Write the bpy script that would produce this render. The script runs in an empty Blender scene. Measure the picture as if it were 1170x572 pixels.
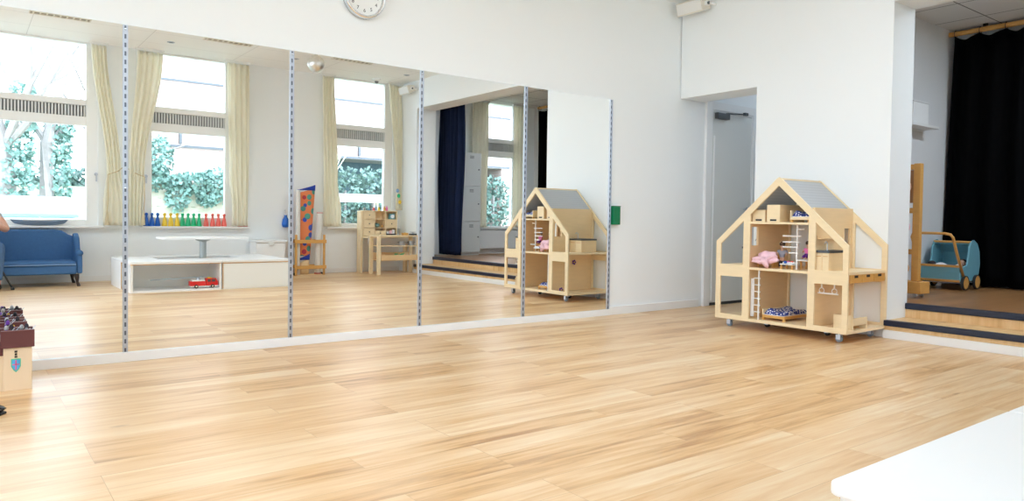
import bpy, bmesh, math, random
from mathutils import Vector, Matrix, Euler
random.seed(11)
C = bpy.context.scene.collection
PI = math.pi

# ------------------------------------------------------------------ materials
def lin(h):
    if isinstance(h, str):
        h = h.lstrip('#'); v = [int(h[i:i+2], 16)/255 for i in (0, 2, 4)]
        return tuple((c/12.92 if c <= .04045 else ((c+.055)/1.055)**2.4) for c in v) + (1,)
    return tuple(h)[:3] + (1,)

def mat(name, col, rough=.5, metal=0., spec=.5, noise=0., nscale=8., stretch=(1, 1, 1), bump=0., trans=0.):
    m = bpy.data.materials.new(name); m.use_nodes = True
    nt = m.node_tree; b = nt.nodes['Principled BSDF']
    c = lin(col)
    b.inputs['Base Color'].default_value = c
    b.inputs['Roughness'].default_value = rough
    b.inputs['Metallic'].default_value = metal
    b.inputs['Specular IOR Level'].default_value = spec
    if noise or bump:
        tc = nt.nodes.new('ShaderNodeTexCoord'); mp = nt.nodes.new('ShaderNodeMapping')
        mp.inputs['Scale'].default_value = stretch
        nz = nt.nodes.new('ShaderNodeTexNoise'); nz.inputs['Scale'].default_value = nscale
        nz.inputs['Detail'].default_value = 5
        nt.links.new(tc.outputs['Object'], mp.inputs[0]); nt.links.new(mp.outputs[0], nz.inputs[0])
        if noise:
            mx = nt.nodes.new('ShaderNodeMix'); mx.data_type = 'RGBA'
            mx.inputs[6].default_value = tuple(max(0, x*(1-noise)) for x in c[:3])+(1,)
            mx.inputs[7].default_value = tuple(min(1, x*(1+noise)) for x in c[:3])+(1,)
            nt.links.new(nz.outputs[0], mx.inputs[0]); nt.links.new(mx.outputs[2], b.inputs['Base Color'])
        if bump:
            bp = nt.nodes.new('ShaderNodeBump'); bp.inputs['Strength'].default_value = bump
            bp.inputs['Distance'].default_value = .01
            nt.links.new(nz.outputs[0], bp.inputs['Height']); nt.links.new(bp.outputs[0], b.inputs['Normal'])
    return m

M = {}
M['wall'] = mat('wall_paint', (.89, .925, .95), .75, spec=.25, noise=.012, nscale=1.5, bump=.03)
M['wall_grey'] = mat('stage_wall_paint', (.80, .81, .83), .8, spec=.2, noise=.02, nscale=2)
M['ceil'] = mat('ceiling_paint', (.86, .86, .85), .8, spec=.2)
M['white'] = mat('white_lacquer', (.90, .91, .91), .4)
M['trim'] = mat('white_trim_paint', (.86, .87, .88), .4)
M['laminate'] = mat('white_laminate', (.94, .95, .96), .3)
M['niche'] = mat('pale_grey_laminate', (.90, .92, .91), .5)
M['ply'] = mat('birch_plywood', '#f3deb8', .45, spec=.35, noise=.07, nscale=3, stretch=(2, 2, 14))
M['ply2'] = mat('warm_beech_panel', '#f0d2a4', .5, spec=.35, noise=.08, nscale=3, stretch=(2, 2, 12))
M['plyedge'] = mat('honey_pine', '#d9a45a', .45, noise=.1, nscale=4, stretch=(3, 3, 10))
M['beech'] = mat('beech_wood', '#ecd4ae', .5, noise=.06, nscale=5, stretch=(6, 1, 6))
M['steel'] = mat('zinc_steel', (.56, .60, .68), .35, metal=.85)
M['slot'] = mat('slot_shadow_steel', (.16, .18, .22), .6, metal=.4)
M['chrome'] = mat('chrome', (.8, .82, .85), .12, metal=1.)
M['black'] = mat('black_plastic', (.012, .012, .014), .4)
M['rubber'] = mat('dark_rubber', (.02, .025, .03), .5)
M['nosing'] = mat('navy_rubber_nosing', (.010, .016, .04), .35)
M['velvet'] = mat('black_stage_cloth', (.0028, .0028, .003), .95, spec=.02)
M['navy_velvet'] = mat('navy_stage_velvet', (.006, .013, .045), .8, spec=.2, noise=.3, nscale=6)
M['locker'] = mat('grey_locker_paint', (.64, .66, .66), .45)
M['greydark'] = mat('dark_grey_metal', (.10, .11, .12), .4, metal=.5)
M['grille'] = mat('grey_grille_metal', (.72, .74, .75), .5, metal=.3)
M['grilledark'] = mat('grille_backing', (.22, .23, .24), .7)
M['doorgrey'] = mat('grey_door_paint', (.72, .74, .73), .5)
M['doorframe'] = mat('pale_frame_paint', (.84, .85, .86), .45)
M['green'] = mat('green_plastic', (.0, .20, .075), .4)
M['sofa'] = mat('blue_sofa_fabric', (.055, .15, .34), .75, spec=.3, noise=.12, nscale=40, bump=.05)
M['sofaseam'] = mat('pale_blue_piping', (.26, .42, .66), .6)
M['darkwood'] = mat('dark_stained_wood', (.035, .02, .015), .4)
M['blue'] = mat('blue_plastic', (.008, .12, .52), .35)
M['yellow'] = mat('yellow_plastic', (.90, .62, .05), .35)
M['greenp'] = mat('bright_green_plastic', (.015, .50, .21), .35)
M['red'] = mat('red_plastic', (.88, .15, .12), .35)
M['fire'] = mat('fire_engine_red', (.75, .02, .02), .3)
M['skin'] = mat('skin', (.70, .40, .30), .5, spec=.35, noise=.05, nscale=12)
M['jeans'] = mat('blue_denim', (.07, .15, .30), .85, noise=.2, nscale=60)
M['shirt'] = mat('pale_cotton', (.62, .62, .60), .85)
M['hair'] = mat('brown_hair', (.05, .028, .016), .6, noise=.3, nscale=40, stretch=(1, 1, .2))
M['pink'] = mat('pink_cotton', (.90, .58, .66), .8, noise=.15, nscale=30)
M['dollskin'] = mat('doll_skin', (.62, .36, .25), .5)
M['dollgrey'] = mat('doll_grey_shirt', (.30, .31, .38), .8)
M['dolldark'] = mat('doll_dark_trousers', (.035, .03, .04), .8)
M['dollpink'] = mat('doll_pink_top', (.85, .22, .55), .8)
M['purple'] = mat('purple_plastic', (.13, .03, .33), .5)
M['brick_brown'] = mat('brown_toy_wood', (.125, .035, .035), .5, noise=.15, nscale=10)
M['castlewood'] = mat('castle_light_wood', '#ead2b2', .5, noise=.06, nscale=4, stretch=(4, 4, 1))
M['cream'] = mat('cream_plastic', (.78, .74, .66), .5)
M['pot'] = mat('enamel_grey', (.42, .42, .43), .35, metal=.4)
M['pramblue'] = mat('pram_blue_paint', (.17, .42, .52), .45, noise=.05, nscale=5)
M['textwhite'] = mat('white_linen', (.8, .8, .82), .85)
M['rugwhite'] = mat('off_white_rug', (.76, .74, .70), .95, noise=.06, nscale=80)
M['rugred'] = mat('red_rug_edge', (.55, .08, .07), .95)
M['rugblue'] = mat('blue_rug_edge', (.02, .06, .42), .95)
M['bark'] = mat('tree_bark', (.30, .27, .26), .9, noise=.3, nscale=12)
M['leaf'] = mat('ivy_leaf', (.20, .34, .30), .5, noise=.4, nscale=3)  # ivy and hedge greens paled: veiling glare put into the colour
M['leafteal'] = mat('hedge_leaf', (.13, .21, .18), .6, noise=.4, nscale=1.5)
M['fencewood'] = mat('weathered_fence', (.50, .47, .38), .8, noise=.15, nscale=4, stretch=(1, 4, 6))
M['palewall'] = mat('pale_garden_wall', (.55, .55, .42), .9, noise=.1, nscale=2)
M['lawn'] = mat('garden_ground', (.30, .33, .22), .95, noise=.2, nscale=3)
M['ventback'] = mat('tan_vent_backing', (.36, .33, .28), .7)
M['soft'] = mat('white_vinyl_top', (.90, .91, .92), .42)

def mat_floor(name, cols, plank=(1.2, .145), ang=0, rough=.30):
    m = bpy.data.materials.new(name); m.use_nodes = True
    nt = m.node_tree; N = nt.nodes; L = nt.links; b = N['Principled BSDF']
    tc = N.new('ShaderNodeTexCoord'); mp = N.new('ShaderNodeMapping'); mp.inputs['Rotation'].default_value = (0, 0, ang)
    L.new(tc.outputs['Object'], mp.inputs[0])
    br = N.new('ShaderNodeTexBrick'); br.offset = .37; br.offset_frequency = 3
    br.inputs['Scale'].default_value = 1; br.inputs['Brick Width'].default_value = plank[0]
    br.inputs['Row Height'].default_value = plank[1]; br.inputs['Mortar Size'].default_value = .0011
    br.inputs['Mortar Smooth'].default_value = .3; br.inputs['Bias'].default_value = 0
    br.inputs['Color1'].default_value = (0, 0, 0, 1); br.inputs['Color2'].default_value = (1, 1, 1, 1)
    br.inputs['Mortar'].default_value = (.5, .5, .5, 1)
    L.new(mp.outputs[0], br.inputs[0])
    # per-plank shift of the grain
    sep = N.new('ShaderNodeSeparateColor'); L.new(br.outputs['Color'], sep.inputs[0])
    comb = N.new('ShaderNodeCombineXYZ'); mul = N.new('ShaderNodeMath'); mul.operation = 'MULTIPLY'; mul.inputs[1].default_value = 37
    L.new(sep.outputs[0], mul.inputs[0]); L.new(mul.outputs[0], comb.inputs[2]); L.new(mul.outputs[0], comb.inputs[0])
    add = N.new('ShaderNodeVectorMath'); L.new(mp.outputs[0], add.inputs[0]); L.new(comb.outputs[0], add.inputs[1])
    st = N.new('ShaderNodeMapping'); st.inputs['Scale'].default_value = (1.1, 16, 1); L.new(add.outputs[0], st.inputs[0])
    nz = N.new('ShaderNodeTexNoise'); nz.inputs['Scale'].default_value = 1.6; nz.inputs['Detail'].default_value = 7; nz.inputs['Roughness'].default_value = .62
    nz.inputs['Distortion'].default_value = .6
    L.new(st.outputs[0], nz.inputs[0])
    st2 = N.new('ShaderNodeMapping'); st2.inputs['Scale'].default_value = (.9, 4.5, 1); L.new(add.outputs[0], st2.inputs[0])
    n2 = N.new('ShaderNodeTexNoise'); n2.inputs['Scale'].default_value = 1.5; n2.inputs['Detail'].default_value = 3
    L.new(st2.outputs[0], n2.inputs[0])
    r = N.new('ShaderNodeValToRGB'); e = r.color_ramp.elements
    e[0].position = .33; e[0].color = lin(cols[0]); e[1].position = .70; e[1].color = lin(cols[3])
    x = e.new(.45); x.color = lin(cols[1]); x = e.new(.55); x.color = lin(cols[2])
    ma = N.new('ShaderNodeMath'); ma.operation = 'MULTIPLY_ADD'; ma.inputs[1].default_value = .55; L.new(nz.outputs[0], ma.inputs[0])
    mb = N.new('ShaderNodeMath'); mb.operation = 'MULTIPLY_ADD'; mb.inputs[1].default_value = .33; L.new(n2.outputs[0], mb.inputs[0])
    mc = N.new('ShaderNodeMath'); mc.operation = 'MULTIPLY'; mc.inputs[1].default_value = .16; L.new(sep.outputs[0], mc.inputs[0])
    L.new(mc.outputs[0], mb.inputs[2]); L.new(mb.outputs[0], ma.inputs[2]); L.new(ma.outputs[0], r.inputs[0])
    # knots
    vo = N.new('ShaderNodeTexVoronoi'); vo.inputs['Scale'].default_value = 1.15
    st3 = N.new('ShaderNodeMapping'); st3.inputs['Scale'].default_value = (1, 2.6, 1); L.new(add.outputs[0], st3.inputs[0]); L.new(st3.outputs[0], vo.inputs[0])
    kr = N.new('ShaderNodeMapRange'); kr.inputs[1].default_value = .015; kr.inputs[2].default_value = .06; kr.inputs[3].default_value = .55; kr.inputs[4].default_value = 0
    L.new(vo.outputs['Distance'], kr.inputs[0])
    k = N.new('ShaderNodeMix'); k.data_type = 'RGBA'; k.inputs[7].default_value = lin('#8a5a34')
    L.new(kr.outputs[0], k.inputs[0]); L.new(r.outputs[0], k.inputs[6])
    j = N.new('ShaderNodeMix'); j.data_type = 'RGBA'; j.inputs[7].default_value = lin('#a87b4c')
    jm = N.new('ShaderNodeMath'); jm.operation = 'MULTIPLY'; jm.inputs[1].default_value = .55
    L.new(br.outputs['Fac'], jm.inputs[0]); L.new(jm.outputs[0], j.inputs[0]); L.new(k.outputs[2], j.inputs[6])
    L.new(j.outputs[2], b.inputs['Base Color'])
    b.inputs['Roughness'].default_value = rough
    b.inputs['Specular IOR Level'].default_value = .75
    rr = N.new('ShaderNodeMapRange'); rr.inputs[3].default_value = rough-.05; rr.inputs[4].default_value = rough+.09
    L.new(nz.outputs[0], rr.inputs[0]); L.new(rr.outputs[0], b.inputs['Roughness'])
    bp = N.new('ShaderNodeBump'); bp.inputs['Strength'].default_value = .035; bp.inputs['Distance'].default_value = .004
    L.new(nz.outputs[0], bp.inputs['Height']); L.new(bp.outputs[0], b.inputs['Normal'])
    return m
M['floor'] = mat_floor('oak_plank_floor', ('#b58350', '#dcb07a', '#e7c294', '#f1d9b5'))
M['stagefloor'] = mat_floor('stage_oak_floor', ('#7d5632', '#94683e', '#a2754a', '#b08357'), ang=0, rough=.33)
M['riser'] = mat_floor('oak_riser', ('#c99a62', '#dcb27a', '#e4bf8b', '#ecca9a'), plank=(.14, 5), rough=.4)

def mat_glass():
    m = bpy.data.materials.new('window_glass'); m.use_nodes = True
    nt = m.node_tree; nt.nodes.clear()
    o = nt.nodes.new('ShaderNodeOutputMaterial'); t = nt.nodes.new('ShaderNodeBsdfTransparent')
    t.inputs[0].default_value = (.97, .985, .98, 1)
    g = nt.nodes.new('ShaderNodeBsdfGlossy'); g.inputs['Roughness'].default_value = .02
    f = nt.nodes.new('ShaderNodeFresnel'); f.inputs[0].default_value = 1.35
    mx = nt.nodes.new('ShaderNodeMixShader')
    nt.links.new(f.outputs[0], mx.inputs[0]); nt.links.new(t.outputs[0], mx.inputs[1]); nt.links.new(g.outputs[0], mx.inputs[2])
    nt.links.new(mx.outputs[0], o.inputs[0]); return m
M['glass'] = mat_glass()

def mat_plexi():
    m = bpy.data.materials.new('grey_tinted_acrylic'); m.use_nodes = True
    nt = m.node_tree; nt.nodes.clear()
    o = nt.nodes.new('ShaderNodeOutputMaterial'); t = nt.nodes.new('ShaderNodeBsdfTransparent')
    t.inputs[0].default_value = (.62, .65, .68, 1)
    b = nt.nodes.new('ShaderNodeBsdfPrincipled'); b.inputs['Base Color'].default_value = (.70, .72, .75, 1); b.inputs['Roughness'].default_value = .3
    tc = nt.nodes.new('ShaderNodeTexCoord'); w = nt.nodes.new('ShaderNodeTexWave'); w.bands_direction = 'Z'
    w.inputs['Scale'].default_value = 14
    nt.links.new(tc.outputs['Object'], w.inputs[0])
    mr = nt.nodes.new('ShaderNodeMapRange'); mr.inputs[3].default_value = .62; mr.inputs[4].default_value = .68
    nt.links.new(w.outputs['Fac'], mr.inputs[0])
    mx = nt.nodes.new('ShaderNodeMixShader')
    nt.links.new(mr.outputs[0], mx.inputs[0]); nt.links.new(t.outputs[0], mx.inputs[1]); nt.links.new(b.outputs[0], mx.inputs[2])
    nt.links.new(mx.outputs[0], o.inputs[0]); return m
M['plexi'] = mat_plexi()

def mat_mirror():
    m = mat('silvered_mirror', (.965, .985, .975), 0., metal=1.)
    return m
M['mirror'] = mat_mirror()

def mat_slotted():
    m = mat('slotted_steel', (.56, .60, .68), .35, metal=.85); nt = m.node_tree; b = nt.nodes['Principled BSDF']
    tc = nt.nodes.new('ShaderNodeTexCoord'); s = nt.nodes.new('ShaderNodeSeparateXYZ'); nt.links.new(tc.outputs['Object'], s.inputs[0])
    def mth(op, a, v=None, c=None):
        n = nt.nodes.new('ShaderNodeMath'); n.operation = op; nt.links.new(a, n.inputs[0])
        if c is not None: nt.links.new(c, n.inputs[1])
        elif v is not None: n.inputs[1].default_value = v
        return n.outputs[0]
    z = mth('LESS_THAN', mth('MODULO', s.outputs[2], .05), .026); x = mth('LESS_THAN', mth('ABSOLUTE', s.outputs[0]), .0050)
    k = mth('MULTIPLY', z, c=x); mx = nt.nodes.new('ShaderNodeMix'); mx.data_type = 'RGBA'
    mx.inputs[6].default_value = (.56, .60, .68, 1); mx.inputs[7].default_value = (.13, .15, .19, 1)
    nt.links.new(k, mx.inputs[0]); nt.links.new(mx.outputs[2], b.inputs['Base Color']); return m
M['slotted'] = mat_slotted()

def mat_cloth(name, col, tr=.35):
    m = bpy.data.materials.new(name); m.use_nodes = True
    nt = m.node_tree; nt.nodes.clear()
    o = nt.nodes.new('ShaderNodeOutputMaterial'); d = nt.nodes.new('ShaderNodeBsdfDiffuse'); t = nt.nodes.new('ShaderNodeBsdfTranslucent')
    d.inputs[0].default_value = lin(col); t.inputs[0].default_value = lin(col)
    mx = nt.nodes.new('ShaderNodeMixShader'); mx.inputs[0].default_value = tr
    nt.links.new(d.outputs[0], mx.inputs[1]); nt.links.new(t.outputs[0], mx.inputs[2]); nt.links.new(mx.outputs[0], o.inputs[0]); return m
M['curtain'] = mat_cloth('cream_curtain_cloth', (.98, .955, .86), .5)

def mat_brick(name, c1, c2, mo, w, h, ms):
    m = bpy.data.materials.new(name); m.use_nodes = True
    nt = m.node_tree; b = nt.nodes['Principled BSDF']; b.inputs['Roughness'].default_value = .85
    tc = nt.nodes.new('ShaderNodeTexCoord'); mp = nt.nodes.new('ShaderNodeMapping'); br = nt.nodes.new('ShaderNodeTexBrick')
    br.inputs['Scale'].default_value = 1; br.inputs['Brick Width'].default_value = w; br.inputs['Row Height'].default_value = h
    br.inputs['Mortar Size'].default_value = ms
    br.inputs['Color1'].default_value = lin(c1); br.inputs['Color2'].default_value = lin(c2); br.inputs['Mortar'].default_value = lin(mo)
    nt.links.new(tc.outputs['Object'], mp.inputs[0]); nt.links.new(mp.outputs[0], br.inputs[0]); nt.links.new(br.outputs[0], b.inputs['Base Color'])
    return m, mp, br
M['brick'], _mp, _b = mat_brick('pale_red_brick', (.42, .30, .27), (.52, .38, .34), (.5, .47, .44), .3, .09, .006)
_mp.inputs['Rotation'].default_value = (PI/2, 0, 0)
M['stageceil'], _mp, _b = mat_brick('ceiling_tiles', (.80, .80, .79), (.82, .82, .81), (.16, .16, .16), .62, .62, .006)
_b.offset = 0
M['mainceil'], _mp, _b = mat_brick('ceiling_panels', (.95, .96, .96), (.96, .97, .97), (.74, .75, .75), 1.2, .6, .004)
_b.offset = 0

def mat_spots(name, base, spot, scale, size):
    m = mat(name, base, .9); nt = m.node_tree; b = nt.nodes['Principled BSDF']
    tc = nt.nodes.new('ShaderNodeTexCoord'); v = nt.nodes.new('ShaderNodeTexVoronoi'); v.inputs['Scale'].default_value = scale
    v.inputs['Randomness'].default_value = .75
    nt.links.new(tc.outputs['Object'], v.inputs[0])
    lt = nt.nodes.new('ShaderNodeMath'); lt.operation = 'LESS_THAN'; lt.inputs[1].default_value = size
    nt.links.new(v.outputs['Distance'], lt.inputs[0])
    mx = nt.nodes.new('ShaderNodeMix'); mx.data_type = 'RGBA'; mx.inputs[6].default_value = lin(base)
    nt.links.new(lt.outputs[0], mx.inputs[0])
    if isinstance(spot, list):
        r = nt.nodes.new('ShaderNodeValToRGB'); r.color_ramp.interpolation = 'CONSTANT'
        e = r.color_ramp.elements; e[0].color = lin(spot[0]); e[1].position = .62; e[1].color = lin(spot[1])
        x = e.new(.86); x.color = lin(spot[2])
        s = nt.nodes.new('ShaderNodeSeparateColor'); nt.links.new(v.outputs['Color'], s.inputs[0]); nt.links.new(s.outputs[0], r.inputs[0])
        nt.links.new(r.outputs[0], mx.inputs[7])
    else:
        mx.inputs[7].default_value = lin(spot)
    nt.links.new(mx.outputs[2], b.inputs['Base Color'])
    return m
M['bedding'] = mat_spots('blue_white_bedding', (.03, .06, .30), (.80, .82, .88), 60, .40)
M['rugorange'] = mat_spots('orange_circle_rug', (.80, .25, .10), [(.09, .33, .27), (.45, .05, .08), (.05, .10, .5)], 9.0, .43)

# ------------------------------------------------------------------ mesh builder
class MB:
    def __init__(s): s.bm = bmesh.new()
    def box(s, x0, x1, y0, y1, z0, z1, mtx=None):
        v = [Vector((x, y, z)) for x in (x0, x1) for y in (y0, y1) for z in (z0, z1)]
        if mtx: v = [mtx @ p for p in v]
        v = [s.bm.verts.new(p) for p in v]
        for f in ((0, 1, 3, 2), (4, 6, 7, 5), (0, 4, 5, 1), (2, 3, 7, 6), (0, 2, 6, 4), (1, 5, 7, 3)):
            s.bm.faces.new([v[i] for i in f])
        return s
    def bar(s, a, b, w, h=None):               # square bar between two points
        a, b = Vector(a), Vector(b); d = (b-a); l = d.length
        q = d.to_track_quat('Z', 'Y' if abs(d.normalized().y) < .9 else 'X')
        m = Matrix.Translation(a) @ q.to_matrix().to_4x4(); h = h or w
        return s.box(-w/2, w/2, -h/2, h/2, 0, l, m)
    def ring(s, c, ax, r, n, ref):
        u = ref - ax*ref.dot(ax)
        if u.length < 1e-5: u = ax.orthogonal()
        u.normalize(); w = ax.cross(u)
        return [s.bm.verts.new(c + (u*math.cos(2*PI*i/n) + w*math.sin(2*PI*i/n))*r) for i in range(n)]
    def tube(s, pts, r, n=8, cap=True):
        pts = [Vector(p) for p in pts]; rs = r if isinstance(r, (list, tuple)) else [r]*len(pts)
        prev = None; ref = Vector((.13, .31, .94))
        for i, p in enumerate(pts):
            if i == 0: d = pts[1]-p
            elif i == len(pts)-1: d = p-pts[i-1]
            else: d = (pts[i+1]-p).normalized() + (p-pts[i-1]).normalized()
            d.normalize()
            rg = s.ring(p, d, max(rs[i], 1e-5), n, ref)
            if prev:
                for k in range(n): s.bm.faces.new((prev[k], prev[(k+1) % n], rg[(k+1) % n], rg[k]))
            elif cap: s.bm.faces.new(rg[::-1])
            prev = rg
        if cap: s.bm.faces.new(prev)
        return s
    def lathe(s, prof, c=(0, 0, 0), n=16, axis='z', mtx=None, loop=False):
        c = Vector(c); prev = None; first = None
        def P(r, h, a):
            if axis == 'z': p = Vector((r*math.cos(a), r*math.sin(a), h))
            elif axis == 'y': p = Vector((r*math.cos(a), h, r*math.sin(a)))
            else: p = Vector((h, r*math.cos(a), r*math.sin(a)))
            return (mtx @ p if mtx else p) + c
        for (r, h) in prof:
            if r < 1e-6: rg = [s.bm.verts.new(P(0, h, 0))]
            else: rg = [s.bm.verts.new(P(r, h, 2*PI*i/n)) for i in range(n)]
            if prev:
                if len(prev) == 1 and len(rg) > 1:
                    for k in range(n): s.bm.faces.new((prev[0], rg[k], rg[(k+1) % n]))
                elif len(rg) == 1 and len(prev) > 1:
                    for k in range(n): s.bm.faces.new((prev[k], prev[(k+1) % n], rg[0]))
                elif len(rg) > 1:
                    for k in range(n): s.bm.faces.new((prev[k], prev[(k+1) % n], rg[(k+1) % n], rg[k]))
            else:
                first = rg
                if len(rg) > 1 and not loop: s.bm.faces.new(rg)
            prev = rg
        if loop:
            for k in range(n): s.bm.faces.new((prev[k], prev[(k+1) % n], first[(k+1) % n], first[k]))
        elif len(prev) > 1: s.bm.faces.new(prev)
        return s
    def prism(s, poly, a, b, plane='yz', holes=()):   # polygon extruded along the remaining axis from a to b
        def P(u, v, w):
            return Vector({'yz': (w, u, v), 'xz': (u, w, v), 'xy': (u, v, w)}[plane])
        loops = [poly] + list(holes)
        lo, hi = [], []
        for lp in loops:
            A = [s.bm.verts.new(P(u, v, a)) for u, v in lp]; B = [s.bm.verts.new(P(u, v, b)) for u, v in lp]
            n = len(lp)
            for i in range(n): s.bm.faces.new((A[i], A[(i+1) % n], B[(i+1) % n], B[i]))
            lo.append(A); hi.append(B)
        for side in (lo, hi):
            if not holes:
                s.bm.faces.new(side[0])
            else:
                ed = []
                for lp in side:
                    for i in range(len(lp)):
                        e = s.bm.edges.get((lp[i], lp[(i+1) % len(lp)])) or s.bm.edges.new((lp[i], lp[(i+1) % len(lp)]))
                        ed.append(e)
                bmesh.ops.triangle_fill(s.bm, use_beauty=True, use_dissolve=False, edges=ed)
        return s
    def sphere(s, c, r, sc=(1, 1, 1), u=16, v=10):
        m = Matrix.Translation(c) @ Matrix.Diagonal((r*sc[0], r*sc[1], r*sc[2], 1))
        bmesh.ops.create_uvsphere(s.bm, u_segments=u, v_segments=v, radius=1, matrix=m); return s
    def sheet(s, f, nu, nv):
        g = [[s.bm.verts.new(Vector(f(i/nu, j/nv))) for i in range(nu+1)] for j in range(nv+1)]
        for j in range(nv):
            for i in range(nu): s.bm.faces.new((g[j][i], g[j][i+1], g[j+1][i+1], g[j+1][i]))
        return s
    def build(s, name, m, parent=None, local=False, bevel=0., smooth=False, solid=0., subdiv=0, seg=2):
        bm = s.bm
        bmesh.ops.recalc_face_normals(bm, faces=bm.faces)
        me = bpy.data.meshes.new(name)
        off = Vector((0, 0, 0)); loc = Vector((0, 0, 0))
        if parent is None:
            xs = [v.co for v in bm.verts]
            lo = Vector([min(p[i] for p in xs) for i in range(3)]); hi = Vector([max(p[i] for p in xs) for i in range(3)])
            off = Vector(((lo.x+hi.x)/2, (lo.y+hi.y)/2, lo.z)); loc = off
        elif not local:
            off = wloc(parent)
        if off.length: bmesh.ops.translate(bm, vec=-off, verts=bm.verts)
        bm.to_mesh(me); bm.free()
        for k in (m if isinstance(m, (list, tuple)) else [m]): me.materials.append(M[k] if isinstance(k, str) else k)
        if smooth:
            for p in me.polygons: p.use_smooth = True
        o = bpy.data.objects.new(name, me); C.objects.link(o); o.location = loc
        if parent: o.parent = parent
        if subdiv:
            d = o.modifiers.new('s', 'SUBSURF'); d.levels = subdiv; d.render_levels = subdiv
        if solid:
            d = o.modifiers.new('t', 'SOLIDIFY'); d.thickness = solid; d.offset = 0
        if bevel:
            d = o.modifiers.new('b', 'BEVEL'); d.width = bevel; d.segments = seg; d.limit_method = 'ANGLE'; d.angle_limit = .6
        return o

def wloc(o):
    v = Vector((0, 0, 0))
    while o: v += o.location; o = o.parent
    return v
def tag(o, label=None, cat=None, group=None, kind=None):
    if label: o['label'] = label
    if cat: o['category'] = cat
    if group: o['group'] = group
    if kind: o['kind'] = kind
    return o
def thing(name, label, cat, loc=(0, 0, 0), rz=0, group=None, kind=None):
    o = bpy.data.objects.new(name, None); C.objects.link(o); o.location = loc; o.rotation_euler = (0, 0, rz)
    o.empty_display_size = .1
    return tag(o, label, cat, group, kind)
def struct(o, label=None, cat=None): return tag(o, label, cat, None, 'structure')
def copy_tree(o, parent=None):
    c = o.copy(); C.objects.link(c)
    if parent: c.parent = parent
    for ch in list(o.children): copy_tree(ch, c)
    return c
def B(*a): return MB().box(*a)
def skin(name, verts, edges, radii, m, parent, root=0, sub=2):
    me = bpy.data.meshes.new(name); off = wloc(parent) if parent else Vector((0, 0, 0))
    me.from_pydata([Vector(v)-off for v in verts], edges, []); me.update()
    me.materials.append(M[m])
    o = bpy.data.objects.new(name, me); C.objects.link(o)
    if parent: o.parent = parent
    md = o.modifiers.new('skin', 'SKIN'); md.use_smooth_shade = True
    sv = me.skin_vertices[0].data
    for i, r in enumerate(radii):
        sv[i].radius = (r, r) if not isinstance(r, tuple) else r
        sv[i].use_root = (i == root)
    s = o.modifiers.new('sub', 'SUBSURF'); s.levels = sub; s.render_levels = sub
    return o

# ------------------------------------------------------------------ camera
cam = bpy.data.objects.new('camera_view', bpy.data.cameras.new('camera_view')); C.objects.link(cam)
yaw, pitch, roll = .6481, -.0261, .0144
fw = Vector((math.sin(yaw)*math.cos(pitch), math.cos(yaw)*math.cos(pitch), math.sin(pitch)))
r0 = Vector((math.cos(yaw), -math.sin(yaw), 0)); u0 = r0.cross(fw)
rt = math.cos(roll)*r0 + math.sin(roll)*u0; up = -math.sin(roll)*r0 + math.cos(roll)*u0
mw = Matrix((rt, up, -fw)).transposed().to_4x4(); mw.translation = (-.766, -4.8088, .8841)
cam.matrix_world = mw
cam.data.sensor_width = 36; cam.data.lens = 828.59/1170*36; cam.data.shift_y = -(286-271.0)/1170
cam.data.clip_start = .05; cam.data.clip_end = 200
bpy.context.scene.camera = cam

# ------------------------------------------------------------------ room constants
XL, X1, XJ, XB = -5.4, 4.97, 5.315, 7.8
D, ZC, ZB, ZS, YJ, YN = 5.855, 3.04, 2.60, .25, -2.078, -5.30
ZSC, YS = 2.95, -1.40
OUT = .30
# ------------------------------------------------------------------ shell
struct(B(XL-.2, 7.2, -D-OUT, .3, -.12, 0).build('floor', 'floor'))
struct(B(XL-.2, XJ, -D-OUT, .3, ZC, ZC+.15).build('ceiling', 'mainceil'))
struct(B(XL-.2, 7.2, .0105, .3, 0, ZC+.1).build('wall_back', 'wall'))
LW = [(-5.35, -3.75), (-3.45, -1.85)]      # unseen windows added in the left wall for more daylight (y ranges)
w = MB(); ys = [-D] + [v for q in LW for v in q] + [0.0]
for i in range(0, len(ys), 2): w.box(XL-.2, XL, ys[i], ys[i+1], 0, ZC)
for q in LW: w.box(XL-.2, XL, q[0], q[1], 0, .55); w.box(XL-.2, XL, q[0], q[1], 2.95, ZC)
struct(w.build('wall_left', 'wall'))
for i, (a, b) in enumerate(LW):
    t = thing('window_%d' % (i+5), None, None, (XL, (a+b)/2, .55)); struct(t)
    f = MB(); f.box(XL-.12, XL-.04, a, a+.06, .55, 2.95); f.box(XL-.12, XL-.04, b-.06, b, .55, 2.95); f.box(XL-.12, XL-.04, a+.06, b-.06, .55, .62)
    f.box(XL-.12, XL-.04, a+.06, b-.06, 2.89, 2.95); f.box(XL-.12, XL-.04, a+.06, b-.06, 2.0, 2.07); f.build('window_frame', 'white', t, bevel=.005)
    B(XL-.085, XL-.079, a+.06, b-.06, .62, 2.0).build('pane', 'glass', t); B(XL-.085, XL-.079, a+.06, b-.06, 2.07, 2.89).build('pane', 'glass', t)
    B(XL-.04, XL+.06, a-.02, b+.02, .535, .56).build('window_sill', 'trim', t, bevel=.004)
w = MB()
w.box(X1, XJ, -.875, .0, 2.105, ZC)                      # lintel over the passage
w.box(X1, XJ, YJ, -.875, 0, ZC)                          # pier behind the dollhouse
w.box(X1, XJ, YN, YJ, ZB, ZC)                            # beam over the stage opening
w.box(X1, XJ, -D, YN, 0, ZC)
struct(w.build('wall_right', 'wall'))
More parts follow.
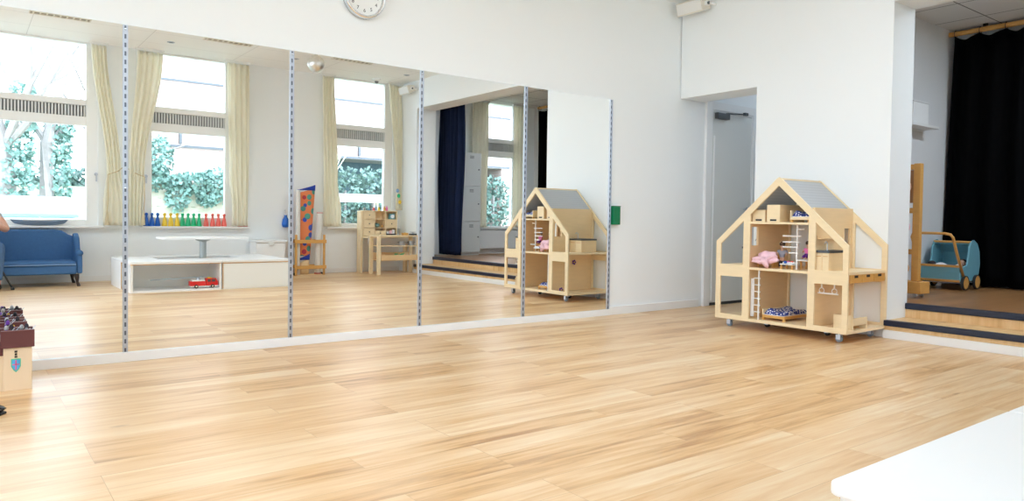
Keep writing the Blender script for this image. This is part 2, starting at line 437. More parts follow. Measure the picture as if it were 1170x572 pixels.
# wall with the windows: piers and parapets
WIN = [(-.80, .62, -.66, .49), (1.12, 2.34, 1.255, 2.20), (3.70, 4.84, 3.83, 4.70), (6.50, 7.46, 6.63, 7.33)]
WIN_B = [.79, .83, .77, .74]
w = MB(); xs = [XL-.2] + [v for q in WIN for v in q[:2]] + [XB+.2]
for i in range(0, len(xs), 2): w.box(xs[i], xs[i+1], -D-OUT, -D, 0, ZC)
for q in WIN: w.box(q[0], q[1], -D-OUT, -D, 0, .70)
struct(w.build('wall_front', 'wall'))
# base strips
struct(B(-1.02, 4.012, -.018, .0105, 0, .0556).build('trim_1', 'trim', bevel=.002))
struct(B(4.012, 5.30, -.012, .0105, 0, .075).build('baseboard_back', 'trim', bevel=.002))
struct(B(X1-.012, X1, YJ+.0, -.875, 0, .075).build('baseboard_right', 'trim', bevel=.002))
w = MB()
for a, b in ((XL, X1),): w.box(a, b, -D, -D+.012, 0, .07)
struct(w.build('baseboard_front', 'trim', bevel=.002))
# stage: steps, platform, walls
w = MB(); w.box(4.925, X1+.0, YN, YJ, 0, .062)
struct(w.build('trim_2', 'trim', bevel=.002))
st = struct(B(4.945, XJ, YN, YJ, .0625, .134).build('stage_step', 'riser'))
struct(B(4.93, 4.985, YN, YJ, .094, .1385).build('step_nosing', 'nosing', st, bevel=.006))
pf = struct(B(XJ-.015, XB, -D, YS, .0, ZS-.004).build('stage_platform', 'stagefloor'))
struct(B(XJ-.022, XJ-.0148, YN, YJ, .134, ZS-.05).build('stage_riser', 'riser', pf))
struct(B(XJ-.035, XJ+.02, YN, YJ, ZS-.048, ZS).build('step_nosing', 'nosing', pf, bevel=.006))
w = MB(); w.box(XJ, XB, YS, YS+.12, 0, ZSC)
struct(w.build('wall_stage_side', 'wall_grey'))
struct(B(XB, XB+.2, -D, YS+.12, 0, ZSC).build('wall_stage_back', 'wall_grey'))
struct(B(XJ, XB+.2, -D-OUT, YS+.12, ZSC, ZSC+.12).build('ceiling_stage', 'stageceil'))
# passage behind the pier
struct(B(XJ, XJ+1.9, -.01+YS+.13, .0105, 2.70, 2.80).build('ceiling_passage', 'wall'))
struct(B(7.0, 7.2, YS+.12, .0105, 0, 2.8).build('wall_passage_end', 'wall'))

# door in the passage
d1 = thing('door_1', None, None, (5.75, 0, 0)); struct(d1)
w = MB(); w.box(5.365, 5.455, -.022, .0105, 0, 2.13); w.box(6.17, 6.26, -.022, .0105, 0, 2.13); w.box(5.455, 6.17, -.022, .0105, 2.045, 2.13)
w.box(5.455, 5.475, -.012, .0105, 0, 2.045); w.box(6.15, 6.17, -.012, .0105, 0, 2.045); w.box(5.475, 6.15, -.012, .0105, 2.025, 2.045)
w.build('door_frame', 'doorframe', d1, bevel=.003)
B(5.478, 6.147, -.010, .0104, .03, 2.022).build('door_leaf', 'doorgrey', d1, bevel=.002)
B(5.478, 6.147, -.0095, .0104, 0.0, .028).build('door_gap_shade', 'rubber', d1)  # dark strip standing in for the shaded gap under the door
B(5.49, 5.512, -.02, -.0101, .05, 1.78).build('hinge_guard', 'trim', d1, bevel=.003)
c = B(5.50, 5.70, -.060, -.0101, 1.955, 2.018).build('door_closer', 'greydark', d1, bevel=.006)
w = MB(); w.bar((5.66, -.04, 2.02), (5.99, -.05, 2.04), .02, .012); w.box(5.97, 6.03, -.05, -.0221, 2.03, 2.06); w.build('closer_arm', 'greydark', c)
w = MB(); w.lathe([(.024, 0), (.024, .008), (.010, .012), (.010, .045), (0, .047)], (6.09, -.0101, 1.02), 12, 'y', Matrix.Scale(-1, 4, (0, 1, 0))); w.bar((6.10, -.052, 1.02), (5.98, -.052, 1.02), .018)
w.build('door_handle', 'steel', d1, smooth=False)

# ------------------------------------------------------------------ windows
for i, ((a, b, ga, gb), zb) in enumerate(zip(WIN, WIN_B)):
    t = thing('window_%d' % (i+1), None, None, ((a+b)/2, -D, .70)); struct(t)
    f = MB(); y0, y1 = -D-.10, -D-.02
    f.box(a, ga, y0, y1, .70, ZC); f.box(gb, b, y0, y1, .70, ZC)
    f.box(ga, gb, y0, y1, .70, zb); f.box(ga, gb, y0, y1, 1.985, 2.10); f.box(ga, gb, y0, y1+.015, 2.24, 2.315); f.box(ga, gb, y0, y1, 3.02, ZC)
    f.build('window_frame', 'white', t, bevel=.006)
    B(ga, gb, -D-.065, -D-.059, zb, 1.985).build('pane', 'glass', t)
    B(ga, gb, -D-.065, -D-.059, 2.315, 3.02).build('pane', 'glass', t)
    g = B(ga, gb, -D-.09, -D-.05, 2.10, 2.24).build('ventilation_grille', 'grilledark', t)
    s = MB(); n = int((gb-ga)/.034)
    for k in range(n):
        x = ga+(k+.5)*(gb-ga)/n; s.box(x-.009, x+.009, -D-.0499, -D-.025, 2.103, 2.237)
    s.build('grille_slats', 'grille', g)
    B(a-.02, b+(.06, .17, .10, .02)[i], -D-.02, -D+.10, .685, .712).build('window_sill', 'trim', t, bevel=.005)
    if i in (0, 1):
        hx = gb+.11 if i == 0 else ga-.075
        h = MB(); h.lathe([(.022, 0), (.022, .014), (.014, .016), (.014, .04), (0, .042)], (hx, -D-.02, 1.375), 12, 'y'); h.bar((hx, -D+.015, 1.38), (hx, -D+.015, 1.28), .016)
        h.build('window_handle', 'steel', t)
    if i == 3:
        r = MB(); r.box(a, b, -D, -D+.08, .34, .665)
        r.build('radiator_cover', 'white', t, bevel=.004)

# ------------------------------------------------------------------ curtains
def curtain(label, top, mid, bot, zm=1.42, zb=.72, ztop=3.0, y=-5.735, nf=4, amp=.020, tie=None, loc_y=None):
    a = MB()
    def f(u, v):
        z = ztop + (zb-ztop)*v
        if z > zm:
            q = (ztop-z)/(ztop-zm); q = q*q*(3-2*q); e = [top[k]*(1-q)+mid[k]*q for k in (0, 1)]
        else:
            q = (zm-z)/(zm-zb); q = min(1, q*1.6); q = q*q*(3-2*q); e = [mid[k]*(1-q)+bot[k]*q for k in (0, 1)]
        x = e[0]+(e[1]-e[0])*u
        yy = y + amp*math.sin(u*nf*2*PI + .5*math.sin(v*5)) + .006*math.sin(u*17+v*9)
        return (x, yy, z)
    a.sheet(f, nf*10, 40)
    t = thing('curtain', label, 'curtain', ((bot[0]+bot[1])/2, y, zb), 0, 'cream window curtains')
    a.build('curtain_cloth', 'curtain', t, smooth=True, solid=.004)
    zt = ZC if ztop > 2.95 else ZSC
    B(top[0]-.02, top[1]+.02, y-.012, y+.012, zt-.025, zt).build('curtain_track', 'white', t)
    for k in range(nf+1):
        x = top[0]+(top[1]-top[0])*k/nf; B(x-.004, x+.004, y-.008, y+.008, ztop-.02, zt-.0252).build('curtain_hook', 'white', t)
    if tie:
        r = MB(); r.tube([(tie[0], -D+.015, tie[1]), ((tie[0]+tie[2])/2, y+.045, (tie[1]+tie[3])/2-.02), (tie[2], y+.04, tie[3]), (tie[2]+.003, y+.04, tie[3]-.3), (tie[2]-.01, y+.035, tie[3]-.50)], .006, 6)
        r.tube([(tie[2]-.008, y+.035, tie[3]-.46), (tie[2]-.012, y+.035, .80), (tie[2]-.012, y+.035, .725)], [.008, .022, .026], 8)
        r.build('tie_cord', mat('tan_cord', (.66, .55, .36), .8), t)
    return t
curtain('cream tied-back curtain at the right of the window behind the blue sofa', (.53, .70), (.70, .86), (.66, .95), tie=(.93, 1.50, .71, 1.37))
curtain('cream tied-back curtain at the left of the window with the coloured pawns', (1.05, 1.36), (.96, 1.14), (.96, 1.12), tie=(.965, 1.46, 1.13, 1.36))
curtain('cream curtain hanging straight at the right of the window with the coloured pawns', (2.18, 2.49), (2.22, 2.49), (2.26, 2.48))
curtain('cream curtain at the left of the window above the wooden play shop', (3.58, 3.77), (3.61, 3.84), (3.61, 3.90))
curtain('cream tied curtain in the room corner right of the play shop window', (4.70, 4.93), (4.86, 4.95), (4.84, 4.955), zb=.99)
curtain('cream curtain behind the grey lockers at the left of the stage window', (6.31, 6.66), (6.31, 6.65), (6.31, 6.65), ztop=2.92, zb=.72)
curtain('cream curtain at the right of the stage window', (7.22, 7.52), (7.22, 7.52), (7.22, 7.52), ztop=2.92, zb=.72)

# ------------------------------------------------------------------ mirror panels and strips
names = ['leftmost', 'second from left', 'third from left', 'fourth from left', 'rightmost']
refl = ['tall frameless wall mirror reflecting the blue sofa', 'tall frameless wall mirror reflecting the white benches and coloured pawns',
        'tall frameless wall mirror reflecting the mirror ball and play shop', 'tall frameless wall mirror reflecting the stage lockers and navy curtain',
        'tall frameless wall mirror reflecting most of the dollhouse']
for k in range(5):
    tag(B(k-1+.0135, k-.0135, 0, .0104, .0556, 1.99).build('wall_mirror', 'mirror', bevel=.001), refl[k], 'mirror', 'mirror panels on the wall')
for k in range(5):
    lab = ['slotted metal strip between the mirrors of the sofa and the white benches', 'slotted metal strip between the mirrors of the white benches and the play shop',
           'slotted metal strip between the mirrors of the play shop and the stage lockers', 'slotted metal strip crossing the reflected dollhouse',
           'slotted metal strip at the right end of the mirror wall by the green box'][k]
    t = thing('mirror_strip', lab, 'metal strip', (k, 0, .058), 0, 'slotted metal strips between mirrors')
    w = MB(); w.box(k-.0133, k+.0133, -.004, .0104, .058, 1.988); w.box(k-.0133, k-.0095, -.009, -.004, .058, 1.988); w.box(k+.0095, k+.0133, -.009, -.004, .058, 1.988)
    w.build('channel', 'slotted', t)
    for z in (.085, 1.03, 1.965): MB().lathe([(.006, 0), (.004, .004), (0, .0045)], (k, -.0041, z), 8, 'y', Matrix.Scale(-1, 4, (0, 1, 0))).build('screw', 'chrome', t)

# green box on the wall
t = thing('wall_box', 'small green box fixed to the wall at the right end of the mirrors', 'box', (4.068, 0, .84))
B(4.024, 4.112, -.035, .0104, .84, 1.007).build('box_body', 'green', t, bevel=.004)
B(4.022, 4.114, -.038, .0, 1.0072, 1.014).build('lid', 'green', t, bevel=.002)

# ------------------------------------------------------------------ clock
cx, cz, cr = 1.515, 2.447, .16
t = thing('wall_clock', 'round white wall clock with silver rim high above the mirrors', 'clock', (cx, 0, cz))
flip = Matrix.Scale(-1, 4, (0, 1, 0))
MB().lathe([(cr-.02, -.0104), (cr, -.005), (cr, .03), (cr-.006, .042), (cr-.016, .045), (cr-.024, .034), (cr-.026, .02)], (cx, 0, cz), 48, 'y', flip).build('rim', 'chrome', t, smooth=True)
MB().lathe([(0, .0), (cr-.02, .0), (cr-.02, .022), (0, .022)], (cx, 0, cz), 48, 'y', flip).build('dial', 'white', t)
for k in range(1, 13):
    a = PI/2 - k*PI/6
    cu = bpy.data.curves.new('numeral', 'FONT'); cu.body = str(k); cu.size = .036; cu.align_x = 'CENTER'; cu.align_y = 'CENTER'; cu.extrude = .0006
    cu.materials.append(M['greydark'])
    tmp = bpy.data.objects.new('numeral_outline', cu); C.objects.link(tmp); bpy.context.view_layer.update()
    me = bpy.data.meshes.new_from_object(tmp.evaluated_get(bpy.context.evaluated_depsgraph_get())); bpy.data.objects.remove(tmp)
    o = bpy.data.objects.new('numeral', me); C.objects.link(o); o.parent = t
    o.location = (.103*math.cos(a), -.0238, .103*math.sin(a)); o.rotation_euler = (PI/2, 0, 0)
for nm, ang, ln, wd in (('hour_hand', PI/2-10.17*PI/6, .06, .009), ('minute_hand', PI/2-2*PI/6, .09, .006)):
    MB().bar((cx, -.028, cz), (cx+ln*math.cos(ang), -.028, cz+ln*math.sin(ang)), wd, .002).build(nm, 'black', t)

# ------------------------------------------------------------------ wall speakers
def speaker(label, cxyz, rz, tilt, flipx=1, group='white wall speakers'):
    t = thing('wall_speaker', label, 'speaker', cxyz, rz, group)
    L, H, W = .31, .125, .12
    R_ = Matrix.Rotation(tilt, 4, 'X')
    b = MB(); b.prism([(-W/2, -H/2*.8), (W/2, -H/2), (W/2, H/2), (-W/2, H/2*.8)], -L/2, L/2, 'yz')
    bmesh.ops.transform(b.bm, matrix=R_, verts=b.bm.verts); b.build('cabinet', 'cream', t, local=True, bevel=.008)
    g = MB(); g.box(-L/2+.012, L/2-.012, W/2, W/2+.006, -H/2+.012, H/2-.012); bmesh.ops.transform(g.bm, matrix=R_, verts=g.bm.verts)
    g.build('front_cloth', 'ceil', t, local=True, bevel=.003)
    k = MB(); x = flipx*(L/2+.012); k.box(x-.012, x+.012, -.02, .02, -.02, .02); k.tube([(x, 0, 0), (x+flipx*.03, -.02, .0), (x+flipx*.03, -.09, .0)], .012, 8)
    k.build('bracket', 'white', t, local=True)
    kn = MB(); kn.lathe([(.0, 0), (.014, 0), (.014, .012), (0, .014)], (x+flipx*.012, 0, 0), 10, 'x', Matrix.Scale(flipx, 4, (1, 0, 0))); kn.build('knob', 'greydark', t, local=True)
    return t
speaker('white wall speaker under the ceiling in the corner above the passage', (4.865, -.215, 2.948), PI/2+.0, -.25, -1)
speaker('white wall speaker in the far corner above the play shop, seen in the mirror', (4.865, -5.45, 2.90), PI/2, -.3, 1)

# ------------------------------------------------------------------ ceiling fittings
t0 = None
gl = ['slatted ceiling vent nearest the window behind the sofa', 'slatted ceiling vent in front of the window with the pawns', 'slatted ceiling vent beside the mirror ball']
for k, x in enumerate((.10, 1.885, 3.55)):
    t = thing('ceiling_vent', gl[k], 'vent', (x, -4.62, ZC), 0, 'ceiling vents')
    f = MB(); f.box(x-.29, x+.29, -4.68, -4.67, ZC-.012, ZC); f.box(x-.29, x+.29, -4.57, -4.56, ZC-.012, ZC); f.box(x-.29, x-.28, -4.67, -4.57, ZC-.012, ZC); f.box(x+.28, x+.29, -4.67, -4.57, ZC-.012, ZC)
    f.build('vent_frame', 'cream', t)
    B(x-.28, x+.28, -4.67, -4.57, ZC-.003, ZC).build('backing', 'ventback', t)
    s = MB()
    for j in range(9):
        q = x-.25+j*.0625; s.box(q-.007, q+.007, -4.67, -4.57, ZC-.012, ZC-.004)
    s.build('slats', 'cream', t)
dl = ['small recessed downlight in the ceiling near the tied-back curtains', 'small recessed downlight in the ceiling left of the mirror ball', 'small recessed downlight in the ceiling near the far corner speaker']
for k, (x, y) in enumerate(((1.33, -5.13), (2.90, -5.03), (4.62, -5.02))):
    t = thing('downlight', dl[k], 'light', (x, y, ZC), 0, 'recessed ceiling downlights')
    MB().lathe([(.030, 0), (.045, 0), (.045, -.006), (.030, -.010)], (x, y, ZC), 20, 'z', None, True).build('ring', 'steel', t)
    MB().lathe([(0, 0), (.0295, 0), (.0295, -.004), (0, -.006)], (x, y, ZC), 20).build('bulb', 'grilledark', t)
t = thing('dome_sensor', 'white dome sensor with dark eye on the ceiling above the play shop window', 'sensor', (4.42, -5.62, ZC))
MB().lathe([(.07, 0), (.07, -.02), (.045, -.035), (.0, -.036)], (4.42, -5.62, ZC), 20).build('sensor_base', 'white', t, smooth=False)
MB().sphere((4.42, -5.62, ZC-.04), .032).build('sensor_eye', 'grilledark', t, smooth=True)
# mirror ball
bx, by, bz = 2.777, -4.0, 2.787
t = thing('mirror_ball', 'silver mirror ball hanging from the ceiling', 'disco ball', (bx, by, bz))
o = MB().sphere((bx, by, bz), .105, u=26, v=16).build('ball', mat('mirror_tiles', (.85, .84, .80), .30, metal=1, noise=.35, nscale=30), t)
w = MB()
for j in range(1, 16):
    pass
MB().lathe([(.02, .0), (.02, .02), (.006, .025), (.006, .12)], (bx, by, bz+.1), 12).build('motor_stem', 'chrome', t)
MB().lathe([(.035, 0), (.035, -.03), (.02, -.035)], (bx, by, ZC), 16).build('ceiling_cap', 'white', t)

# ------------------------------------------------------------------ dollhouse (local frame: +x depth, y = -u)
HX, HY, PH = 4.3377, -.9472, .0139
dh = thing('dollhouse', 'large open wooden dollhouse on castors beside the stage steps', 'dollhouse', (HX, HY, 0), PH)
W_, ap, ev, zb = 1.147, 1.238, .72, .071
T = .018
def U(pts): return [(-u, z) for u, z in pts]
outer = [(0, zb), (0, ev), (W_/2-.02, ap-.012), (W_/2, ap), (W_/2+.02, ap-.012), (W_, ev), (W_, zb)]
holes = [
    [(.045, .112), (.045, .428), (.262, .428), (.262, .112)],
    [(.045, .530), (.045, .700), (.262, .893), (.262, .530)],
    [(.322, .095), (.322, .944), (W_/2, 1.172), (.832, .938), (.832, .095)],
    [(.888, .112), (.888, .428), (1.105, .428), (1.105, .112)],
    [(.888, .530), (.888, .888), (1.105, .695), (1.105, .530)]]
for x0, nm in ((0, 'front_frame'), (.613-T, 'rear_frame')):
    MB().prism(U(outer), x0, x0+T, 'yz', [U(h) for h in holes]).build(nm, 'ply', dh, True, bevel=.0015)
B(T, .613-T, -W_+.004, -.004, zb, zb+.02).build('floor_board', 'ply', dh, True)
def side_wall(u, name, cut):
    # wall standing in depth at position u; polygon in xz with a window cut
    MB().prism([(T, zb+.021), (.613-T, zb+.021), (.613-T, 1.0), (T, 1.0)], -u-.009, -u+.009, 'xz', [cut]).build(name, 'ply2', dh, True)
side_wall(.295, 'inner_wall', [(.055, .69), (.055, .843), (.15, .843), (.15, .69)])
side_wall(.860, 'inner_wall', [(.47, .675), (.47, .843), (.56, .843), (.56, .675)])
B(.006, .613-T, -.850, -.305, .494, .514).build('middle_shelf', 'ply', dh, True, bevel=.001)
B(.006, .613-T, -.850, -.305, .868, .885).build('attic_shelf', 'ply', dh, True, bevel=.001)
B(T, .613-T, -.285, -.004, .505, .523).build('side_shelf', 'ply', dh, True)
B(T, .613-T, -W_+.012, -.870, .505, .523).build('side_shelf', 'ply', dh, True)
w = MB(); w.box(T, .613-T, -W_/2-.012, -W_/2+.012, ap-.035, ap-.006); w.build('ridge_beam', 'ply', dh, True)
for sgn in (-1, 1):
    u1 = W_/2 + sgn*.016; u2 = .860+.0 if sgn > 0 else .287
    z1 = ap-.012-.016*.9; z2 = 1.0
    sl = (ap-.012-ev)/(W_/2-.02)
    zz = lambda u: ev + (W_/2-abs(u-W_/2))*sl - .012
    p = MB(); a0, a1 = zz(u1), zz(u2)
    p.prism(U([(u1, a0), (u2, a1), (u2, a1-.006), (u1, a0-.006)]), T, .613-T, 'yz')
    p.build('roof_panel', 'plexi', dh, True)
for k in range(3):
    y_ = -W_+.002; x0 = .040+k*.180; x1 = x0+.174
    dr = B(x0, x1, y_, -W_+.2, .444, .504).build('drawer', 'plyedge', dh, True, bevel=.002)
    B(x0+.06, x0+.112, y_-.001, y_+.004, .482, .501).build('hand_hole', 'black', dr, True)
for (x, u) in ((.07, .10), (.07, W_-.09), (.54, .10), (.54, W_-.09), (.30, .31), (.30, .84)):
    c = MB().lathe([(.032, .071), (.032, .066), (.012, .062), (.012, .045)], (x, -u, 0), 12).box(x-.02, x-.016, -u-.016, -u+.016, .022, .058).box(x+.016, x+.02, -u-.016, -u+.016, .022, .058).build('castor', 'steel', dh, True)
    MB().lathe([(.0, -.013), (.020, -.013), (.026, -.008), (.026, .008), (.020, .013), (0, .013)], (x, -u, .026), 16, 'x').build('wheel', 'rubber' if x < .5 and u < 1 and u > .2 else mat('grey_blue_wheel', (.20, .27, .34), .4), c, True)

def HW(d, u, z=0):     # house coords -> world
    return Vector((HX + d*math.cos(PH) + u*math.sin(PH), HY - u*math.cos(PH) + d*math.sin(PH), z))
def hthing(name, label, cat, d, u, z, group=None):
    return thing(name, label, cat, HW(d, u, z), PH, group)
# local helper: coordinates (d,u,z) relative to thing base
def hb(mb, d0, d1, u0, u1, z0, z1): return mb.box(d0, d1, -u1, -u0, z0, z1)
# toy ladders
def toy_ladder(label, d, u, z, h, n, w=.15, one=False, off=0):
    t = hthing('toy_ladder', label, 'toy ladder', d, u, z, 'dollhouse ladders')
    a = MB(); hb(a, -.005, .005, -.005, .005, 0, h)
    if not one: hb(a, -.005, .005, w-.01, w, 0, h)
    a.build('rail', 'trim', t, True)
    for k in range(n):
        zz = h*(k+.7)/n
        s = MB(); sh = off*random.uniform(-1, 1)
        s.tube([(0, .055*(1 if one else 0)+sh, zz), (0, (-w if not one else -.03)+sh, zz)], .0045, 6); s.build('rung', 'trim', t, True)
    return t
t = hthing('toy_ladder', 'white peg ladder between the middle shelf and attic of the dollhouse', 'toy ladder', .10, .684, .5142, 'dollhouse ladders')
hb(MB(), -.006, .006, -.006, .006, 0, .353).build('rail', 'trim', t, True)
for z, a, b in ((.05, -.12, 0), (.075, 0, .09), (.13, -.07, .012), (.175, -.125, .012), (.215, -.125, .02), (.262, -.125, .03), (.318, -.01, .06)):
    MB().tube([(0, -a, z), (0, -b, z)], .0065, 6).build('rung', 'trim', t, True)
t = hthing('toy_ladder', 'white peg ladder standing on the dollhouse floor beside the lower bed', 'toy ladder', .05, .385, .0912, 'dollhouse ladders')
hb(MB(), -.005, .005, -.005, .005, 0, .400).build('rail', 'trim', t, True)
hb(MB(), .0, .006, -.075, -.045, .02, .33).build('slotted_side', 'trim', t, True)
for k in range(6):
    z = .06+k*.055; MB().tube([(.003, .05, z), (.003, -.012, z)], .0045, 6).build('rung', 'trim', t, True)
# beds
def bed(label, d, u, z, L, Wd, board=.045, group='dollhouse beds'):
    t = hthing('toy_bed', label, 'toy bed', d, u, z, group)
    f = MB(); hb(f, 0, Wd, 0, L, .02, .042)
    f.build('bed_frame', 'plyedge' if board < .05 else 'ply', t, True, bevel=.002)
    for a in (0, Wd-.018):
        for b in (0, L-.018): hb(MB(), a, a+.018, b, b+.018, 0, .02).build('leg', 'plyedge', t, True)
    h = MB(); hb(h, 0, Wd, 0, .01, .0421, .042+board); h.build('headboard', 'ply', t, True, bevel=.002)
    m = MB()
    def f2(a, b):
        e = min(a, 1-a, b, 1-b); k = min(1, e*9)**.5
        return (.008+(Wd-.016)*a, -(.014+(L-.028)*b), .046 + .045*k*(.72+.22*math.sin(b*7+.6)+.12*math.sin(a*9+b*4)))
    m.sheet(f2, 18, 24); m.build('duvet', 'bedding', t, True, smooth=True)
    hb(MB(), .006, Wd-.006, .012, L-.012, .0421, .047).build('mattress', 'textwhite', t, True)
    return t
bed('wooden doll bed with blue and white bedding on the dollhouse floor', .08, .40, .0912, .20, .38)
bed('wooden doll bed with blue bedding in the dollhouse attic', .035, .655, .8852, .165, .28, .05)
# attic cupboards
def cupboard(label, d, u, z, dd, w_, h, m='ply', doors=1):
    t = hthing('toy_cupboard', label, 'toy cupboard', d, u, z, 'dollhouse cupboards')
    hb(MB(), .006, dd, 0, w_, 0, h).build('carcass', 'ply2', t, True, bevel=.002)
    for k in range(doors):
        dr = hb(MB(), 0, .0058, k*w_/doors+.001, (k+1)*w_/doors-.001, .001, h-.001).build('door', m, t, True)
        hb(MB(), -.001, .0012, (k+.5)*w_/doors-.028, (k+.5)*w_/doors+.028, .008, .022).build('hand_hole', 'black', dr, True)
    return t
cupboard('low plain wooden toy cupboard at the left of the dollhouse attic', .05, .310, .8852, .28, .118, .098)
cupboard('tall wooden toy cupboard in the middle of the dollhouse attic', .03, .455, .8852, .36, .115, .138)
# toy kitchens
def kitchen(label, d, u, z, dd, w_, h):
    t = hthing('toy_kitchen', label, 'toy kitchen', d, u, z, 'dollhouse kitchen units')
    hb(MB(), .005, dd, 0, w_, 0, h).build('carcass', 'ply2', t, True)
    hb(MB(), -.004, dd+.004, -.004, w_+.004, h+.0005, h+.018).build('worktop', 'greydark', t, True)
    for k in range(2):
        dr = hb(MB(), 0, .0048, k*w_/2+.002, (k+1)*w_/2-.002, .004, h-.004).build('door', 'ply', t, True)
        hb(MB(), -.004, -.0002, k*w_/2+w_*.08, (k+1)*w_/2-w_*.08, h*.80, h*.80+.004).build('handle', 'plyedge', dr, True)
    MB().tube([(.05, -w_*.6, h+.018), (.05, -w_*.6, h+.075), (.03, -w_*.6, h+.085), (.015, -w_*.6, h+.07)], .004, 6).build('tap', 'steel', t, True)
    return t
kitchen('toy kitchen unit with dark worktop on the right side shelf of the dollhouse', .035, .874, .5234, .27, .105, .135)
kitchen('toy kitchen unit with dark worktop on the left side shelf of the dollhouse', .26, .08, .5234, .22, .19, .130)
# wall shelf over kitchen
t = hthing('toy_shelf', 'thin wooden shelf on the dollhouse wall above the right toy kitchen', 'toy shelf', .06, .8702, .76)
hb(MB(), 0, .26, 0, .035, 0, .008).build('board', 'ply2', t, True)
hb(MB(), .0, .26, 0, .006, .0082, .03).build('back_strip', 'ply2', t, True)
# hanging clothes rail
t = hthing('clothes_rail', 'small white clothes rail hanging under the right dollhouse shelf', 'clothes rail', .08, .875, .34)
w = MB(); w.tube([(0, 0, .012), (0, -.16, .012)], .006, 8); w.build('rail', 'trim', t, True)
for q in (.03, .13): MB().tube([(0, -q+.02*math.cos(a), .032+.02*math.sin(a)) for a in [k*PI/6-PI/2 for k in range(12)]], .0035, 6).build('ring', 'trim', t, True)
for q in (-.034, -.134): B(-.004, .004, q, q+.008, .052, .163).build('hanger_post', 'trim', t, True)
# wooden seat lower right
t = hthing('toy_bench', 'pale wooden toy bench with high end on the right floor of the dollhouse', 'toy bench', .14, .97, .0912)
w = MB(); hb(w, 0, .22, .0, .15, .03, .045); hb(w, 0, .012, 0, .15, 0, .03); hb(w, .208, .22, 0, .15, 0, .03); w.build('seat', 'ply', t, True, bevel=.002)
hb(MB(), 0, .22, .138, .15, .0452, .085).build('backrest', 'ply', t, True, bevel=.002)
hb(MB(), 0, .012, 0, .137, .0452, .105).build('end_panel', 'ply', t, True, bevel=.002)
# chair, pink cloth, dolls on middle shelf
t = hthing('toy_armchair', 'wooden toy armchair under a pink blanket on the middle dollhouse shelf', 'toy chair', .10, .335, .5142)
w = MB(); hb(w, 0, .12, 0, .14, .04, .055); w.build('seat', 'plyedge', t, True)
hb(MB(), 0, .12, 0, .012, 0, .0398).build('leg', 'plyedge', t, True); hb(MB(), 0, .12, .128, .14, 0, .0398).build('leg', 'plyedge', t, True)
hb(MB(), .108, .12, 0, .14, .0552, .12).build('backrest', 'plyedge', t, True)
t2 = hthing('pink_blanket', 'crumpled pink blanket lying over the toy armchair', 'blanket', .03, .33, .5145)
m = MB(); bmesh.ops.create_icosphere(m.bm, subdivisions=4, radius=1)
for v in m.bm.verts:
    c = v.co.copy(); k = 1+.16*math.sin(5*c.x+2*c.y+1)+.13*math.sin(7*c.y-3*c.z)+.10*math.sin(9*c.z+4*c.x-2*c.y)
    v.co = Vector((.045+.070*c.x*k, -.095-.105*c.y*k-.02*c.z, .082+.046*c.z*k-.018*max(0, -c.y)*0 - .03*max(0, -c.x)))
m.build('blanket_cloth', 'pink', t2, True, smooth=True)
MB().tube([(.0, -.10, .07), (-.012, -.125, .045), (-.008, -.14, .018), (.0, -.145, .004)], [.03, .026, .018, .006], 10).build('blanket_corner', 'pink', t2, True, smooth=True)
def doll(label, d, u, z, sc, shirt, leg, pose='stand', rz=0):
    t = thing('doll', label, 'doll', HW(d, u, z), rz, 'dolls in the dollhouse')
    if pose == 'sit':
        V = [(0, 0, .035), (0, 0, .08), (0, 0, .105), (0, 0, .135), (-.03, .012, .035), (-.06, .014, .012), (-.03, -.012, .035), (-.06, -.014, .012), (.0, .026, .09), (-.02, .034, .06), (0, -.026, .09), (-.02, -.034, .06)]
    else:
        V = [(0, 0, .07), (0, 0, .115), (0, 0, .14), (.0, 0, .168), (-.004, .012, .035), (-.002, .014, .004), (.004, -.012, .035), (.004, -.014, .004), (0, .027, .122), (-.022, .034, .09), (0, -.027, .122), (-.022, -.034, .09)]
    V = [tuple(c*sc for c in v) for v in V]
    E_ = [(0, 1), (1, 2), (2, 3), (0, 4), (4, 5), (0, 6), (6, 7), (1, 8), (8, 9), (1, 10), (10, 11)]
    R_ = [r*sc for r in (.016, .017, .007, .017, .010, .007, .010, .007, .008, .006, .008, .006)]
    me = skin('body', V, E_, R_, 'dollskin', None); me.parent = t
    tor = [V[0], tuple((a+b)/2 for a, b in zip(V[0], V[1])), V[1], V[8], tuple((a+b)/2 for a, b in zip(V[8], V[9])), V[10], tuple((a+b)/2 for a, b in zip(V[10], V[11]))]
    sh = skin('top', tor, [(0, 1), (1, 2), (2, 3), (3, 4), (2, 5), (5, 6)], [r*sc for r in (.019, .02, .020, .011, .010, .011, .010)], shirt, None); sh.parent = t
    tr = skin('trousers', [V[0], V[4], tuple(a*.8+b*.2 for a, b in zip(V[5], V[4])), V[6], tuple(a*.8+b*.2 for a, b in zip(V[7], V[6]))], [(0, 1), (1, 2), (0, 3), (3, 4)], [r*sc for r in (.019, .013, .010, .013, .010)], leg, None); tr.parent = t
    hv = V[3]
    h = MB().sphere((hv[0]+.005*sc, hv[1], hv[2]+.006*sc), .0205*sc, (1, 1, .95), 12, 8).build('hair', 'hair', t, True, smooth=True)
    return t
doll('doll in a grey top and dark trousers standing behind the pink blanket', .17, .512, .5142, 1.12, 'dollgrey', 'dolldark', 'stand', .4)
doll('doll in a pink top sitting on a toy stool beside the peg ladder', .20, .715, .5892, .95, 'dollpink', 'purple', 'sit', 0)
t = hthing('toy_stool', 'small wooden toy stool under the doll in pink', 'toy stool', .155, .672, .5142)
hb(MB(), 0, .10, 0, .085, .062, .075).build('seat', 'plyedge', t, True)
for a in (.004, .084):
    for b in (.004, .069): hb(MB(), a, a+.012, b, b+.012, 0, .0618).build('leg', 'plyedge', t, True)
